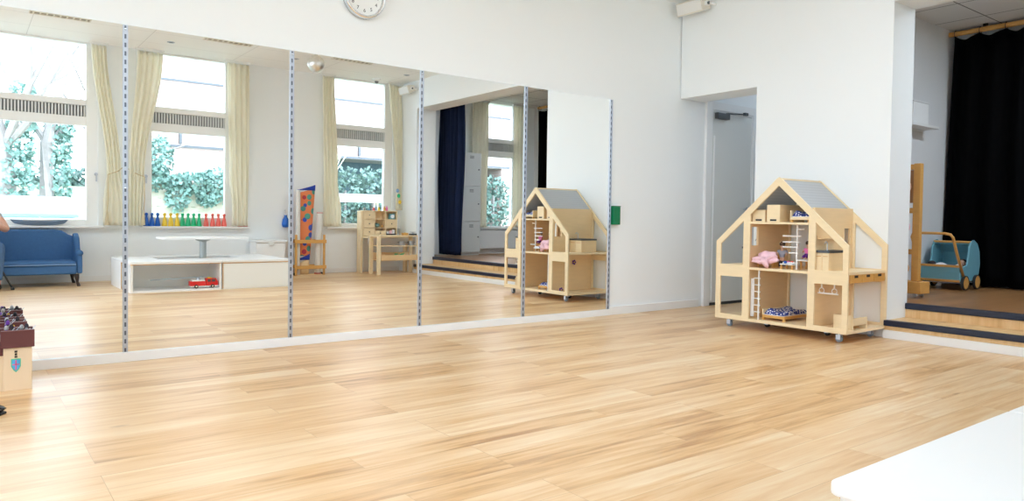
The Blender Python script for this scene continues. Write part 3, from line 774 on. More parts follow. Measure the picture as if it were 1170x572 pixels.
t = hthing('toy_table', 'low toy table with colourful pieces in front of the peg ladder', 'toy table', .06, .56, .5142)
hb(MB(), 0, .10, 0, .11, .035, .043).build('table_top', 'trim', t, True)
for a in (.004, .086):
    for b in (.004, .096): hb(MB(), a, a+.01, b, b+.01, 0, .0348).build('leg', 'plyedge', t, True)
for k, (a, b, mm) in enumerate(((.03, .03, 'blue'), (.06, .07, 'red'), (.05, .045, 'dollpink'))):
    tag(MB().sphere(HW(.06+a, .56+b, .5142+.0432+.011), .011, (1.3, 1.2, 1), 10, 6).build('toy_piece', mm, smooth=True),
        ['tiny blue toy piece on the low toy table in the dollhouse', 'tiny red toy piece on the low toy table in the dollhouse', 'tiny pink toy piece on the low toy table in the dollhouse'][k], 'toy', 'pieces on the toy table')
# purple flower toys seen from the mirror side
for k, (d_, u_, z_, lb) in enumerate(((.33, .2845, .385, 'small purple toy pinned on the wall under the left dollhouse shelf'), (.10, .23, .0912, 'small purple and blue toy on the left floor of the dollhouse'))):
    t = hthing('toy_flower', lb, 'toy', d_, u_, z_)
    w = MB()
    for q in range(5): w.sphere((.018*math.cos(q*1.257), .010, .02+.018*math.sin(q*1.257)), .011, (1, .8, 1), 8, 6)
    w.build('petals', 'purple', t, True, smooth=True)
    MB().sphere((0, .014, .02), .009, u=8, v=6).build('flower_centre', 'yellow', t, True, smooth=True)

# ------------------------------------------------------------------ stage: curtains, rail, shelf, rack, pram, lockers
XC = 7.6
rl = thing('curtain_rail', 'long wooden curtain rail under the stage ceiling', 'rail', (XC, -3.4, ZSC))
MB().tube([(XC, YS-.01, ZSC-.055), (XC, -5.50, ZSC-.055)], .026, 10).build('pole', 'plyedge', rl)
for y in (-1.75, -2.35, -3.2, -4.2, -5.2): B(XC-.012, XC+.012, y-.02, y+.02, ZSC-.029, ZSC).build('bracket', 'black', rl)
t = thing('stage_curtain', 'wide black curtain hanging from a wooden rail across the back of the stage', 'curtain', (XC, -3.4, ZS))
m = MB()
def fc(u, v):
    yy = YS-.075 + (-5.45-(YS-.075))*u
    sag = .045*abs(math.sin(u*17*PI))**.7
    z1 = ZSC-.085-sag
    z = z1 + (ZS+.012-z1)*v
    return (XC-.03+.04*math.sin(u*17*2*PI+.4*math.sin(v*3)) + .01*math.sin(u*60), yy + .02*(1-u)*math.sin(v*4) + .10*v*v*(1-u)**12, z)
m.sheet(fc, 260, 20); m.build('curtain_cloth', 'velvet', t, smooth=True, solid=.004)
m = MB()
for k in range(18):
    yy = YS-.07 + (-5.45-(YS-.07))*k/17; m.tube([(XC+.035*math.cos(a), yy, ZSC-.06+.035*math.sin(a)) for a in [q*PI/5 for q in range(11)]], .004, 6)
m.build('curtain_rings', 'black', t)
t = thing('stage_curtain', 'gathered navy velvet curtain at the near side of the stage opening, seen in the mirror', 'curtain', (5.6, -5.18, ZS))
m = MB()
def fd(u, v):
    return (5.58+.055*math.sin(u*7*2*PI+.3*v)+.02*math.sin(v*5+u*9), -4.93-.62*u-.03*v*(1-u)+.02*math.sin(v*3)*(1-u), 2.72+(ZS+.03-2.72)*v)
m.sheet(fd, 100, 24); m.build('curtain_cloth', 'navy_velvet', t, smooth=True, solid=.004)
MB().tube([(5.58, -4.8, 2.745), (5.58, -5.84, 2.745)], .018, 8).build('curtain_pole', 'greydark', t)
# shelf with white box
t = thing('wall_shelf', 'small white wall shelf on the grey stage wall', 'shelf', (7.0, YS, 1.84))
B(6.50, 7.06, YS-.16, YS-.0002, 1.84, 1.865).build('board', 'trim', t, bevel=.002)
B(6.50, 7.04, YS-.02, YS-.0002, 1.822, 1.8398).build('fixing_strip', 'trim', t)
t = thing('white_box', 'white box standing on the small wall shelf', 'box', (6.87, YS-.09, 1.862))
B(6.52, 6.84, YS-.15, YS-.02, 1.8652, 2.065).build('box_body', 'laminate', t, bevel=.006)
B(6.517, 6.843, YS-.153, YS-.017, 2.0655, 2.082).build('lid', 'trim', t, bevel=.004)
# rolling toy rack
t = thing('rolling_rack', 'tall pine toy rack on castors just inside the stage opening', 'rack', (5.85, -1.70, ZS))
B(5.76, 5.94, -1.985, -1.425, .285, .388).build('base_board', 'plyedge', t, bevel=.006)
B(5.83, 5.89, -1.930, -1.872, .3885, 1.412).build('post', 'plyedge', t, bevel=.005)
B(5.83, 5.89, -1.500, -1.445, .3885, 1.412).build('post', 'plyedge', t, bevel=.005)
for z in (.62, .98, 1.36): B(5.835, 5.885, -1.8715, -1.5005, z, z+.045).build('crossbar', 'plyedge', t, bevel=.003)
B(5.845, 5.875, -1.8715, -1.5005, 1.07, 1.355).build('panel', mat('brown_panel', (.40, .20, .09), .5), t)
for y in (-1.93, -1.48):
    for x in (5.79, 5.91):
        c = B(x-.012, x+.012, y-.018, y+.018, .272, .2848).build('castor', 'steel', t)
        B(x-.014, x-.011, y-.012, y+.012, ZS+.016, .272).bm.free()
        MB().lathe([(0, -.009), (.017, -.009), (.021, -.005), (.021, .005), (.017, .009), (0, .009)], (x, y, ZS+.0212), 16, 'x').build('wheel', 'steel', c)
pegs = [(1.20, 'cream'), (.86, 'pink'), (.55, 'red')]
for k, (z, mm) in enumerate(((1.21, 'dollskin'), (.86, 'pink'), (.50, 'plyedge'))):
    u = tag(MB().sphere((5.80, -1.84+.0, z), .03, (.8, 1, 1.5), 10, 8).build('soft_toy', mm, smooth=True),
            ['small skin-coloured toy hanging high on the pine rack', 'small pink toy hanging halfway up the pine rack', 'small orange toy hanging low on the pine rack'][k], 'toy', 'toys hanging on the rack')

# pram
pr = thing('doll_pram', 'blue wooden doll pram in front of the black stage curtain', 'pram', (7.15, -1.66, ZS))
x0, x1, ya, yb = 6.93, 7.42, -1.83, -1.49
prof = [(x0, .33), (x0-.012, .42), (x0-.005, .485), (x0+.10, .475), (x0+.17, .49), (x0+.20, .56), (x0+.215, .66), (x0+.25, .715), (x0+.32, .735), (x0+.40, .70), (x0+.455, .62), (x0+.475, .50), (x0+.455, .40), (x0+.41, .33)]
for y in (ya, yb):
    MB().prism(prof, y-.008, y+.008, 'xz').build('side_panel', 'pramblue', pr, bevel=.003)
B(x0+.002, x0+.40, ya+.0085, yb-.0085, .335, .347).build('bottom_board', 'pramblue', pr)
MB().prism([(x0-.002, .348), (x0-.010, .42), (x0-.004, .478), (x0+.008, .478), (x0+.002, .42), (x0+.01, .348)], ya+.0085, yb-.0085, 'xz').build('front_panel', 'pramblue', pr)
MB().prism([(x0+.25, .70), (x0+.32, .72), (x0+.39, .69), (x0+.44, .61), (x0+.46, .50), (x0+.44, .40), (x0+.40, .348), (x0+.388, .348), (x0+.43, .40), (x0+.448, .50), (x0+.43, .605), (x0+.385, .68), (x0+.32, .708), (x0+.255, .69)], ya+.0085, yb-.0085, 'xz').build('hood', 'pramblue', pr)
w = MB(); w.tube([(x0+.255, ya, .713), (x0+.255, yb, .713)], .011, 8); w.build('hood_bar', 'plyedge', pr)
w = MB(); w.box(x0-.024, x0-.013, ya-.008, yb+.008, .470, .492); w.build('top_rail', 'plyedge', pr)
w = MB(); w.box(x0-.018, x0-.003, ya-.008, yb+.008, .330, .348); w.build('bottom_rail', 'plyedge', pr)
w = MB()
w.tube([(x0+.06, ya-.018, .38), (x0-.10, ya-.018, .60), (x0-.20, ya-.018, .76), (x0-.215, ya+.0, .79), (x0-.22, ya+.05, .80), (x0-.22, yb-.05, .80), (x0-.215, yb, .79), (x0-.20, yb+.018, .76), (x0-.10, yb+.018, .60), (x0+.06, yb+.018, .38)], .013, 8)
w.build('handle', 'plyedge', pr, smooth=True)
for x in (x0+.07, x0+.34):
    for y in (ya-.03, yb+.03):
        wl = MB().lathe([(0, -.011), (.058, -.011), (.062, -.006), (.062, .006), (.058, .011), (0, .011)], (x, y, ZS+.0702), 24, 'y').build('wheel', 'plyedge', pr)
        MB().lathe([(.0622, -.012), (.070, -.012), (.070, .012), (.0622, .012)], (x, y, ZS+.0702), 24, 'y', None, True).build('tyre', 'rubber', wl)
    MB().tube([(x, ya-.02, ZS+.063), (x, yb+.02, ZS+.063)], .006, 6).build('axle', 'steel', pr)
    B(x-.012, x+.012, ya+.02, yb-.02, ZS+.069, .3345).build('axle_block', 'plyedge', pr)
t = thing('doll_blanket', 'white blanket lying in the blue doll pram', 'blanket', (x0+.14, -1.69, .36))
MB().sheet(lambda a, b: (x0+.03+.20*a, ya+.02+.24*b, .40+.10*math.sin(PI*min(1, a*1.2+.1))*(.8+.25*math.sin(b*8+a*5))), 16, 18).build('blanket_cloth', 'textwhite', t, smooth=True, solid=.006)
t = thing('doll', 'dark-haired doll head resting in the blue doll pram', 'doll', (x0+.07, -1.54, .42))
MB().sphere((x0+.07, -1.55, .475), .036, (1, 1, 1.05), 14, 10).build('head', 'dollskin', t, smooth=True)
MB().sphere((x0+.075, -1.55, .483), .039, (1, 1.05, 1), 14, 10).build('hair', 'dolldark', t, smooth=True)
MB().sphere((x0+.07, -1.56, .405), .036, (1, 1, 1.1), 12, 8).build('body', 'fire', t, smooth=True)
t = thing('doll', 'brown doll lying under the hood of the blue pram', 'doll', (x0+.27, -1.75, .42))
MB().sphere((x0+.25, -1.76, .50), .038, (1, 1, 1), 14, 10).build('head', 'dollskin', t, smooth=True)
MB().sphere((x0+.26, -1.76, .508), .039, (1, 1, .95), 14, 10).build('hair', 'hair', t, smooth=True)
MB().sphere((x0+.25, -1.76, .42), .045, (1, 1, 1.4), 12, 8).build('body', 'brick_brown', t, smooth=True)
# lockers
t = thing('locker', 'grey metal locker cabinet by the stage window, seen in the mirror', 'cabinet', (6.10, -5.60, ZS))
LX0, LX1, LY = 5.905, 6.285, -5.40
B(LX0, LX1, -5.84, LY-.019, ZS+.05, 1.985).build('cabinet_body', 'locker', t, bevel=.003)
B(LX0+.01, LX1-.01, -5.83, LY-.03, ZS, ZS+.0498).build('plinth', 'locker', t)
for z0, z1 in ((.302, .82), (.828, 1.415), (1.423, 1.982)):
    dr = B(LX0+.004, LX1-.004, LY-.0185, LY, z0, z1).build('locker_door', 'locker', t, bevel=.003)
    MB().lathe([(.012, 0), (.012, .012), (0, .013)], (LX1-.05, LY+.0003, (z0+z1)/2), 10, 'y').build('lock', 'greydark', dr)
    w = MB()
    for k in range(3): w.box(LX0+.15, LX1-.15, LY+.0002, LY+.002, z1-.06-k*.018, z1-.052-k*.018)
    w.build('vent_slots', 'greydark', dr)

# ------------------------------------------------------------------ benches and table
def rounded(x0, x1, y0, y1, r, corners):
    p = []
    for (cx_, cy_, a0, key) in ((x0, y0, PI, 'bl'), (x1, y0, 1.5*PI, 'br'), (x1, y1, 0, 'tr'), (x0, y1, .5*PI, 'tl')):
        if key in corners:
            sx = r if cx_ == x0 else -r; sy = r if cy_ == y0 else -r
            for k in range(7):
                a = a0+k*PI/12; p.append((cx_+sx+r*math.cos(a), cy_+sy+r*math.sin(a)))
        else: p.append((cx_, cy_))
    return p
BH, BT = .345, .03
BX = .675; SX = 1.66
def bench(label, x0, x1, y0, y1, corners='', niche=False):
    t = thing('bench_box', label, 'bench', ((x0+x1)/2, (y0+y1)/2, 0), 0, 'white storage benches around the low table')
    if niche:
        w = MB(); e = .022
        w.box(x0+.02, x0+.02+e, y0+.01, y1-.02, 0, BH-BT); w.box(x1-.006-e, x1-.006, y0+.01, y1-.02, 0, BH-BT)
        w.box(x0+.02+e, x1-.006-e, y0+.01, y1-.02, 0, e); w.box(x0+.02+e, x1-.006-e, y0+.01, y0+.03, e, BH-BT)
        w.build('carcass', 'laminate', t)
        w = MB(); w.box(x0+.02, x1-.006, y1-.0198, y1-.018, BH-BT-.006, BH-BT); w.build('edge_band', 'plyedge', t)
        w = MB(); w.box(x0+.02+e, x1-.006-e, y0+.0302, y0+.034, e, BH-BT); w.build('back_panel', 'niche', t)
    else:
        B(x0+.006, x1-.006, y0+.01, y1-.02, 0, BH-BT).build('carcass', 'laminate', t, bevel=.003)
        B(x0+.016, x1-.016, y1-.0198, y1-.014, .015, BH-BT-.012).build('front_panel', 'niche', t, bevel=.002)
        w = MB(); w.box(x0+.006, x1-.006, y1-.0198, y1-.017, BH-BT-.008, BH-BT-.0005); w.box(x0+.006, x0+.012, y1-.0198, y1-.013, .01, BH-BT); w.build('edge_band', 'plyedge', t)
    MB().prism(rounded(x0+.002, x1-.002, y0, y1, .022, corners), BH-BT+.0005, BH, 'xy').build('seat_top', 'soft', t, bevel=.007, seg=3)
    return t
bench('white storage bench with open niche, its top filling the near right corner', BX, SX, -4.53, -4.01, ('tl',), True)
bench('closed low white storage bench right of the niche bench', SX, 2.48, -4.53, -4.01, ('tr',))
bench('low white storage bench at the left end of the white table', BX, 1.08, -5.26, -4.532, ('bl',))
bench('low white storage bench between the white table and the window wall', 1.082, 2.02, -5.40, -5.02, ())
bench('low white storage bench at the right end of the white table', 2.022, 2.48, -5.26, -4.532, ('br',))
t = thing('pedestal_table', 'low white table on a single grey post between the white benches', 'table', (1.63, -4.77, 0))
MB().prism(rounded(1.13, 2.14, -5.01, -4.54, .04, ('bl', 'br', 'tl', 'tr')), .572, .598, 'xy').build('table_top', 'laminate', t, bevel=.004)
MB().lathe([(.16, 0), (.16, .012), (.05, .025), (.04, .03), (.04, .54), (.09, .56), (.09, .5718)], (1.63, -4.77, 0), 20).build('pedestal', mat('grey_post', (.50, .56, .58), .35, metal=.3), t)
# white bin
t = thing('storage_bin', 'white lidded plastic bin beneath the bare wall right of the benches', 'bin', (2.74, -5.66, 0))
w = MB(); w.prism([(2.55, 0), (2.93, 0), (2.95, .485), (2.53, .485)], -5.82, -5.52, 'xz'); w.build('tub', 'laminate', t, bevel=.012)
B(2.515, 2.965, -5.835, -5.505, .486, .525).build('lid', 'trim', t, bevel=.010)
B(2.70, 2.78, -5.505, -5.495, .45, .50).build('latch', 'niche', t, bevel=.003)

# fire engine
fx, fy, fz = 1.315, -4.10, .0225
t = thing('toy_fire_engine', 'red and white toy fire engine with raised ladder in the bench niche', 'toy truck', (fx+.15, fy, fz))
w = MB(); w.box(fx, fx+.17, fy-.045, fy+.045, fz+.028, fz+.082); w.build('rear_body', 'fire', t, bevel=.004)
w = MB(); w.prism([(fx+.175, fz+.028), (fx+.305, fz+.028), (fx+.305, fz+.07), (fx+.285, fz+.112), (fx+.175, fz+.112)], fy-.045, fy+.045, 'xz'); w.build('cab', 'fire', t, bevel=.004)
B(fx+.19, fx+.225, fy-.0465, fy+.0465, fz+.072, fz+.102).build('cab_window', 'greydark', t)
B(fx+.235, fx+.275, fy-.0465, fy+.0465, fz+.072, fz+.102).build('cab_window', 'greydark', t)
B(fx+.0, fx+.306, fy-.0475, fy+.0475, fz+.018, fz+.0279).build('chassis', 'white', t)
B(fx+.02, fx+.16, fy-.046, fy+.046, fz+.0822, fz+.098).build('roof_deck', 'white', t)
B(fx+.20, fx+.24, fy-.03, fy+.03, fz+.1122, fz+.122).build('beacon', 'yellow', t)
for x in (fx+.065, fx+.245):
    for y in (fy-.042, fy+.042):
        wl = MB().lathe([(0, -.008), (.018, -.008), (.022, -.004), (.022, .004), (.018, .008), (0, .008)], (x, y+(.005 if y > fy else -.005), fz+.0222), 16, 'y').build('wheel', 'rubber', t)
        MB().lathe([(0, -.0095), (.010, -.0095), (.010, .0095), (0, .0095)], (x, y+(.005 if y > fy else -.005), fz+.0222), 10, 'y').build('hub_cap', 'chrome', wl)
w = MB(); A_, B_ = Vector((fx+.15, fy, fz+.128)), Vector((fx-.41, fy, fz+.112))
for y in (-.016, .016): w.bar(A_+Vector((0, y, 0)), B_+Vector((0, y, 0)), .008, .010)
for k in range(22):
    p = A_.lerp(B_, (k+.5)/22); w.box(p.x-.003, p.x+.003, fy-.0125, fy+.0125, p.z-.003, p.z+.003)
w.build('ladder', mat('grey_ladder_plastic', (.30, .37, .43), .4), t)
MB().lathe([(.03, 0), (.03, .012), (.012, .016), (.012, .02)], (fx+.10, fy, fz+.0982), 12).build('turntable', 'steel', t)

# ------------------------------------------------------------------ pawns on the sill
def pawn(m):
    t = thing('giant_pawn', 'x', 'game pawn', (0, 0, 0), 0, 'large coloured pawns on the window sill')
    MB().lathe([(.033, 0), (.035, .006), (.034, .014), (.029, .055), (.020, .105), (.012, .128), (.018, .132), (.018, .137), (.010, .140)], (0, 0, 0), 18).build('pawn_body', m, t, True, smooth=True)
    MB().sphere((0, 0, .158), .021, u=14, v=10).build('pawn_head', m, t, True, smooth=True)
    return t
xsP = [(75, 'blue'), (103, 'blue'), (132, 'blue'), (167, 'yellow'), (198, 'yellow'), (230, 'yellow'), (257, 'greenp'), (285, 'greenp'), (313, 'greenp'), (340, 'greenp'), (375, 'red'), (408, 'red'), (437, 'red'), (466, 'red')]
ordn = {'blue': ['leftmost blue pawn, beside the tied curtain on the sill', 'middle blue pawn of three on the sill', 'blue pawn next to the yellow pawns on the sill'],
        'yellow': ['yellow pawn next to the blue pawns on the sill', 'middle yellow pawn of three on the sill', 'yellow pawn next to the green pawns on the sill'],
        'greenp': ['green pawn next to the yellow pawns on the sill', 'second green pawn from the yellow pawns on the sill', 'third green pawn from the yellow pawns on the sill', 'green pawn next to the red pawns on the sill'],
        'red': ['red pawn next to the green pawns on the sill', 'second red pawn from the green pawns on the sill', 'third red pawn from the green pawns on the sill', 'rightmost red pawn, beside the straight curtain on the sill']}
protos = {}; cnt = {}
def px_x(px, y):
    pxx = px-585; d = fw + rt*(pxx/828.59)      # horizontal ray (good enough near the horizon)
    return -.766 + d.x*(y+4.8088)/d.y
for v, c in xsP:
    x = px_x(150+v/4.4, 5.80)
    if c not in protos: o = protos[c] = pawn(c)
    else: o = copy_tree(protos[c])
    cnt[c] = cnt.get(c, 0)+1
    o['label'] = ordn[c][cnt[c]-1]; o.location = (x, -5.795, .7122)
# red thing at the curtain foot
t = thing('toy_case', 'flat red toy case on the sill below the straight cream curtain', 'toy', (2.42, -5.80, .712))
B(2.36, 2.49, -5.835, -5.775, .7122, .728).build('case_body', 'red', t, bevel=.004)
B(2.40, 2.45, -5.775, -5.765, .716, .724).build('carry_handle', 'fire', t)

# ------------------------------------------------------------------ toy boat
t = thing('toy_boat', 'grey-blue toy boat on the window sill above the blue sofa', 'toy boat', (0, -5.80, .712))
bo = MB()
def hull(a, b):
    x = -.285+.54*a; s = math.sin(PI*min(1, max(0, a)))**.45
    th = -PI/2+ (b-.5)*PI
    ww = .045*max(.05, s); hh = .062*(.6+.4*s)
    return (x+ (a-.5)*.06*(1+math.sin(th)), -5.805+ww*math.cos(th), .775+.012*(abs(a-.5)*2)**2+hh*math.sin(th)*1.0)
bo.sheet(hull, 24, 12); bo.build('hull', mat('slate_blue_hull', (.16, .22, .31), .5), t, smooth=True, solid=.004)
B(-.20, .17, -5.835, -5.775, .750, .792).build('deck_house', 'white', t, bevel=.003)
MB().tube([(-.02, -5.805, .800), (-.02, -5.805, .82)], .012, 8).build('funnel', 'white', t)

# ------------------------------------------------------------------ sofa
sx0, sx1 = -1.0, .375
t = thing('small_sofa', 'low blue upholstered wing-back sofa under the window', 'sofa', ((sx0+sx1)/2, -5.45, 0))
m = MB(); m.box(sx0+.06, sx1-.06, -5.77, -5.20, .145, .255); m.build('seat_base', 'sofa', t, bevel=.02, seg=3)
m = MB(); m.box(sx0+.07, sx1-.07, -5.66, -5.19, .2555, .30); m.build('seat_cushion', 'sofa', t, bevel=.02, seg=3)
m = MB(); m.tube([(sx0+.07, -5.186, .262), (sx1-.07, -5.186, .262)], .006, 6); m.build('piping', 'sofaseam', t)
bk = MB(); pr_ = [(sx0+.03, .20), (sx0+.03, .58), (sx0+.10, .605), (sx0+.17, .655), (sx0+.24, .668), (sx1-.24, .668), (sx1-.17, .655), (sx1-.10, .605), (sx1-.03, .58), (sx1-.03, .20)]
bk.prism(pr_, -5.77, -5.66, 'xz'); bk.build('backrest', 'sofa', t, bevel=.025, seg=3)
for s in (0, 1):
    xa = sx1-.058 if s else sx0+.0; xb = xa+.058
    MB().prism([(-5.70, .25), (-5.70, .62), (-5.62, .625), (-5.50, .58), (-5.44, .46), (-5.40, .42), (-5.24, .40), (-5.215, .25), (-5.22, .15), (-5.70, .15)], xa, xb, 'yz').build('wing_arm', 'sofa', t, bevel=.018, seg=3)
    xc_ = sx1-.028 if s else sx0+.028
    MB().tube([(xc_, -5.55, .405), (xc_, -5.20, .395)], .034, 12).build('arm_roll', 'sofa', t, smooth=True)
for (x, y) in ((sx1-.06, -5.24), (sx1-.06, -5.72), (sx0+.06, -5.24), (sx0+.06, -5.72)):
    dx = .02 if x > 0 else -.02
    MB().tube([(x, y, .146), (x+dx*.2, y+.005, .10), (x+dx*.3, y+.008, .05), (x+dx, y+.015, .008), (x+dx, y+.015, 0)], [.028, .024, .015, .02, .018], 8).build('leg', 'darkwood', t, smooth=True)

# ------------------------------------------------------------------ rug rack and rugs
t = thing('rug_rack', 'low beech rack holding rolled rugs against the wall', 'rack', (3.34, -5.66, 0))
for y in (-5.52, -5.78):
    for z in (.095, .475):
        B(3.09, 3.57, y-.012, y+.012, z, z+.05).build('rail', 'plyedge', t, bevel=.003)
for x in (3.10, 3.53):
    for y in (-5.52, -5.78):
        yo = .0125 if y > -5.6 else -.0125
        B(x, x+.03, y-.012+2*yo*.0-(.0245 if y > -5.6 else -.0245), y+.012-(.0245 if y > -5.6 else -.0245), 0, .60).build('post', 'plyedge', t, bevel=.003)
for x in (3.105, 3.535):
    B(x, x+.02, -5.755, -5.557, .0, .035).build('foot', 'darkwood', t)
B(3.132, 3.528, -5.755, -5.557, .0005, .012).build('base_board', 'ply2', t)
# orange rug (half unrolled, flared)
t = thing('rolled_rug', 'orange rug with green and red circles and a blue edge standing in the rack', 'rug', (3.30, -5.63, .0125), 0, 'rugs standing in the rack')
def rug(xa, xb, xc, xd, z0, z1, y, depth):
    def f(a, b):
        z = z0+(z1-z0)*b
        l = xa+(xc-xa)*b; r_ = xb+(xd-xb)*b
        th = PI*1.25*(a-.5)
        return ((l+r_)/2+(r_-l)/2*math.sin(th)/math.sin(PI*.5), y+depth*math.cos(th)-.0, z+ (.04*math.sin(th)*b))
    return f
MB().sheet(rug(3.20, 3.37, 3.175, 3.44, .285, 1.255, -5.665, .055), 24, 20).build('rug_cloth', 'rugorange', t, smooth=True, solid=.010)
MB().sheet(rug(3.175, 3.44, 3.17, 3.445, 1.256, 1.30, -5.665, .057), 24, 3).build('top_edge', 'rugblue', t, smooth=True, solid=.012)
MB().sheet(rug(3.215, 3.36, 3.20, 3.37, .225, .284, -5.665, .057), 24, 3).build('bottom_edge', 'rugblue', t, smooth=True, solid=.012)
MB().sheet(rug(3.23, 3.35, 3.22, 3.36, .0128, .224, -5.665, .045), 24, 3).build('rug_core', 'ply2', t, smooth=True, solid=.008)
def roll(label, x, y, z1, r, m, edge, lean=0):
    t = thing('rolled_rug', label, 'rug', (x, y, .0125), 0, 'rugs standing in the rack')
    MB().tube([(x, y, .030), (x+lean, y, z1)], r, 18).build('rug_cloth', m, t, smooth=False)
    MB().tube([(x, y, .0125), (x, y, .0298)], r*1.02, 18).build('bottom_edge', edge, t)
    MB().tube([(x+lean, y, z1+.0002), (x+lean, y, z1+.012)], [r*1.01, r*.9], 18).build('top_edge', edge, t)
    w = MB()
    pts = []
    for k in range(40):
        a = k*.45; rr = r*.9*(1-k/44); pts.append((x+lean+rr*math.cos(a), y+rr*math.sin(a), z1+.0135))
    w.tube(pts, .003, 4); w.build('spiral', 'niche', t)
    return t
roll('tall off-white rolled rug at the left of the rack', 3.165, -5.60, 1.24, .030, 'rugwhite', 'rugwhite')
roll('shorter off-white rolled rug with red ends at the right of the rack', 3.475, -5.62, .92, .048, 'rugwhite', 'rugred', .03)
t = thing('cloth_bag', 'small blue cloth bag hanging on a wall hook left of the rug rack', 'bag', (3.05, -5.80, .70))
MB().lathe([(0, .70), (.045, .705), (.055, .75), (.045, .82), (.018, .865), (.024, .885)], (3.05, -5.80, 0), 16).build('bag_cloth', 'blue', t, smooth=True)
MB().tube([(3.05, -5.80, .868), (3.05, -5.815, .93), (3.05, -5.825, .96)], .004, 6).build('cord', 'textwhite', t)
MB().tube([(3.05, -5.8549, .95), (3.05, -5.825, .95), (3.05, -5.82, .965)], .006, 6).build('hook', 'steel', t)

# ------------------------------------------------------------------ play shop
t = thing('play_shop', 'beech play shop with cubbyhole cabinet, counter and shelves in the corner', 'play shop', (4.55, -5.35, 0))
B(4.165, 4.20, -5.74, -5.60, 0, .97).build('side_panel', 'ply', t, bevel=.003)
B(4.2002, 4.90, -5.74, -5.42, .55, .575).build('table_top', 'ply', t, bevel=.002)
B(4.2002, 4.90, -5.425, -5.4202, .45, .5498).build('apron', 'textwhite', t)
B(4.86, 4.90, -5.52, -5.43, 0, .5498).build('side_panel', 'ply', t, bevel=.003)
w = MB(); y0, y1 = -5.72, -5.60; cols_ = [4.205, 4.395, 4.59, 4.785]
w.box(4.205, 4.785, y0-.01, y0, .5755, .965)
for x in cols_: w.box(x, x+.012, y0, y1, .5755, .965)
w.box(4.205, 4.797, y0, y1, .965, .977); w.box(4.217, 4.785, y0, y1, .5755, .583)
for i in range(3):
    for z in (.70, .835): w.box(cols_[i]+.012, cols_[i+1], y0, y1, z, z+.008)
cab = w.build('cabinet', 'beech', t, bevel=.001)
for i, z0, z1 in ((0, .585, .698), (0, .71, .833), (0, .845, .963), (1, .585, .66), (2, .71, .833)):
    dr = B(cols_[i]+.014, cols_[i+1]-.002, y1-.08, y1+.004, z0, z1).build('drawer', 'beech', t, bevel=.002)
    MB().sphere(((cols_[i]+cols_[i+1])/2+.006, y1+.012, (z0+z1)/2), .009, u=8, v=6).build('drawer_knob', 'greydark', dr, smooth=True)
# counter in front
for x, y in ((4.225, -5.10), (4.225, -5.36), (4.91, -5.10), (4.91, -5.36)):
    B(x-.028, x+.028, y-.018, y+.018, 0, .5798).build('leg', 'ply', t, bevel=.003)
B(4.20, 4.935, -5.38, -5.085, .58, .598).build('counter_top', 'ply', t, bevel=.002)
B(4.254, 4.881, -5.37, -5.09, .43, .442).build('shelf', 'ply', t)
w = MB(); w.box(4.254, 4.881, -5.37, -5.09, .215, .225); w.prism([(-5.09, .225), (-5.08, .225), (-5.065, .30), (-5.075, .30)], 4.254, 4.881, 'yz'); w.prism([(-5.37, .225), (-5.36, .225), (-5.36, .33), (-5.37, .33)], 4.254, 4.881, 'yz')
w.build('display_tray', 'ply2', t)
for k in range(2): B(4.46+k*.20, 4.464+k*.20, -5.358, -5.092, .2255, .29).build('tray_divider', 'ply2', t)
# things in the shop
def small(name, label, cat, mb, m, group, smooth=True): return tag(mb.build(name, m, smooth=smooth), label, cat, group)
small('toy_tomato', 'red toy tomato in the play shop tray', 'toy food', MB().lathe([(0, 0), (.022, .002), (.034, .02), (.03, .04), (.012, .048), (0, .046)], (4.34, -5.16, .2257), 14), 'fire', 'toy food in the shop tray')
small('toy_tomato', 'second red toy tomato at the tray left end of the play shop', 'toy food', MB().lathe([(0, 0), (.022, .002), (.032, .02), (.028, .036), (.012, .044), (0, .042)], (4.40, -5.23, .2257), 14), 'red', 'toy food in the shop tray')
w = MB()
for k in range(9): w.tube([(4.54+.008*k, -5.20, .227), (4.52+.014*k, -5.17+.01*(k % 3), .27+.02*(k % 2)), (4.50+.02*k, -5.15+.02*(k % 3), .30+.03*math.sin(k))], [.010, .014, .004], 6)
small('toy_leek', 'green leafy toy vegetable in the middle of the play shop tray', 'toy food', w, 'greenp', 'toy food in the shop tray')
for k in range(3):
    small('toy_parsnip', ['white toy root nearest the green vegetable in the shop tray', 'middle white toy root in the shop tray', 'white toy root at the right end of the shop tray'][k], 'toy food',
          MB().tube([(4.69+.05*k, -5.25, .242), (4.71+.05*k, -5.17, .256), (4.72+.05*k, -5.10, .31)], [.016, .012, .004], 8), 'textwhite', 'toy food in the shop tray')
for k, x in enumerate((4.67, 4.83)):
    p = thing('toy_pot', ['grey toy cooking pot on the counter shelf, left of two', 'grey toy cooking pot on the counter shelf, right of two'][k], 'toy pot', (x, -5.2, .4422), 0, 'toy cooking pots')
    MB().lathe([(.045, 0), (.05, .005), (.05, .06), (.053, .064), (.046, .064), (.044, .012), (0, .010)], (x, -5.2, .4422), 18).build('pot_body', 'pot', p, smooth=False)
    w = MB()
    for s in (-1, 1): w.tube([(x+s*.05, -5.215, .49), (x+s*.068, -5.21, .49), (x+s*.068, -5.19, .49), (x+s*.05, -5.185, .49)], .004, 6)
    w.build('pot_handles', 'greydark', p)
t = thing('toy_scale', 'dark toy weighing scale on the right end of the shop counter', 'toy scale', (4.86, -5.2, .598))
B(4.81, 4.91, -5.24, -5.16, .5985, .625).build('scale_base', 'greydark', t, bevel=.004)
MB().lathe([(.012, 0), (.012, .012), (.05, .018), (.055, .026), (0, .02)], (4.86, -5.2, .6252), 16).build('scale_pan', 'steel', t)
t = thing('toy_crate', 'small wooden toy crate on the middle of the shop counter', 'toy crate', (4.72, -5.2, .598))
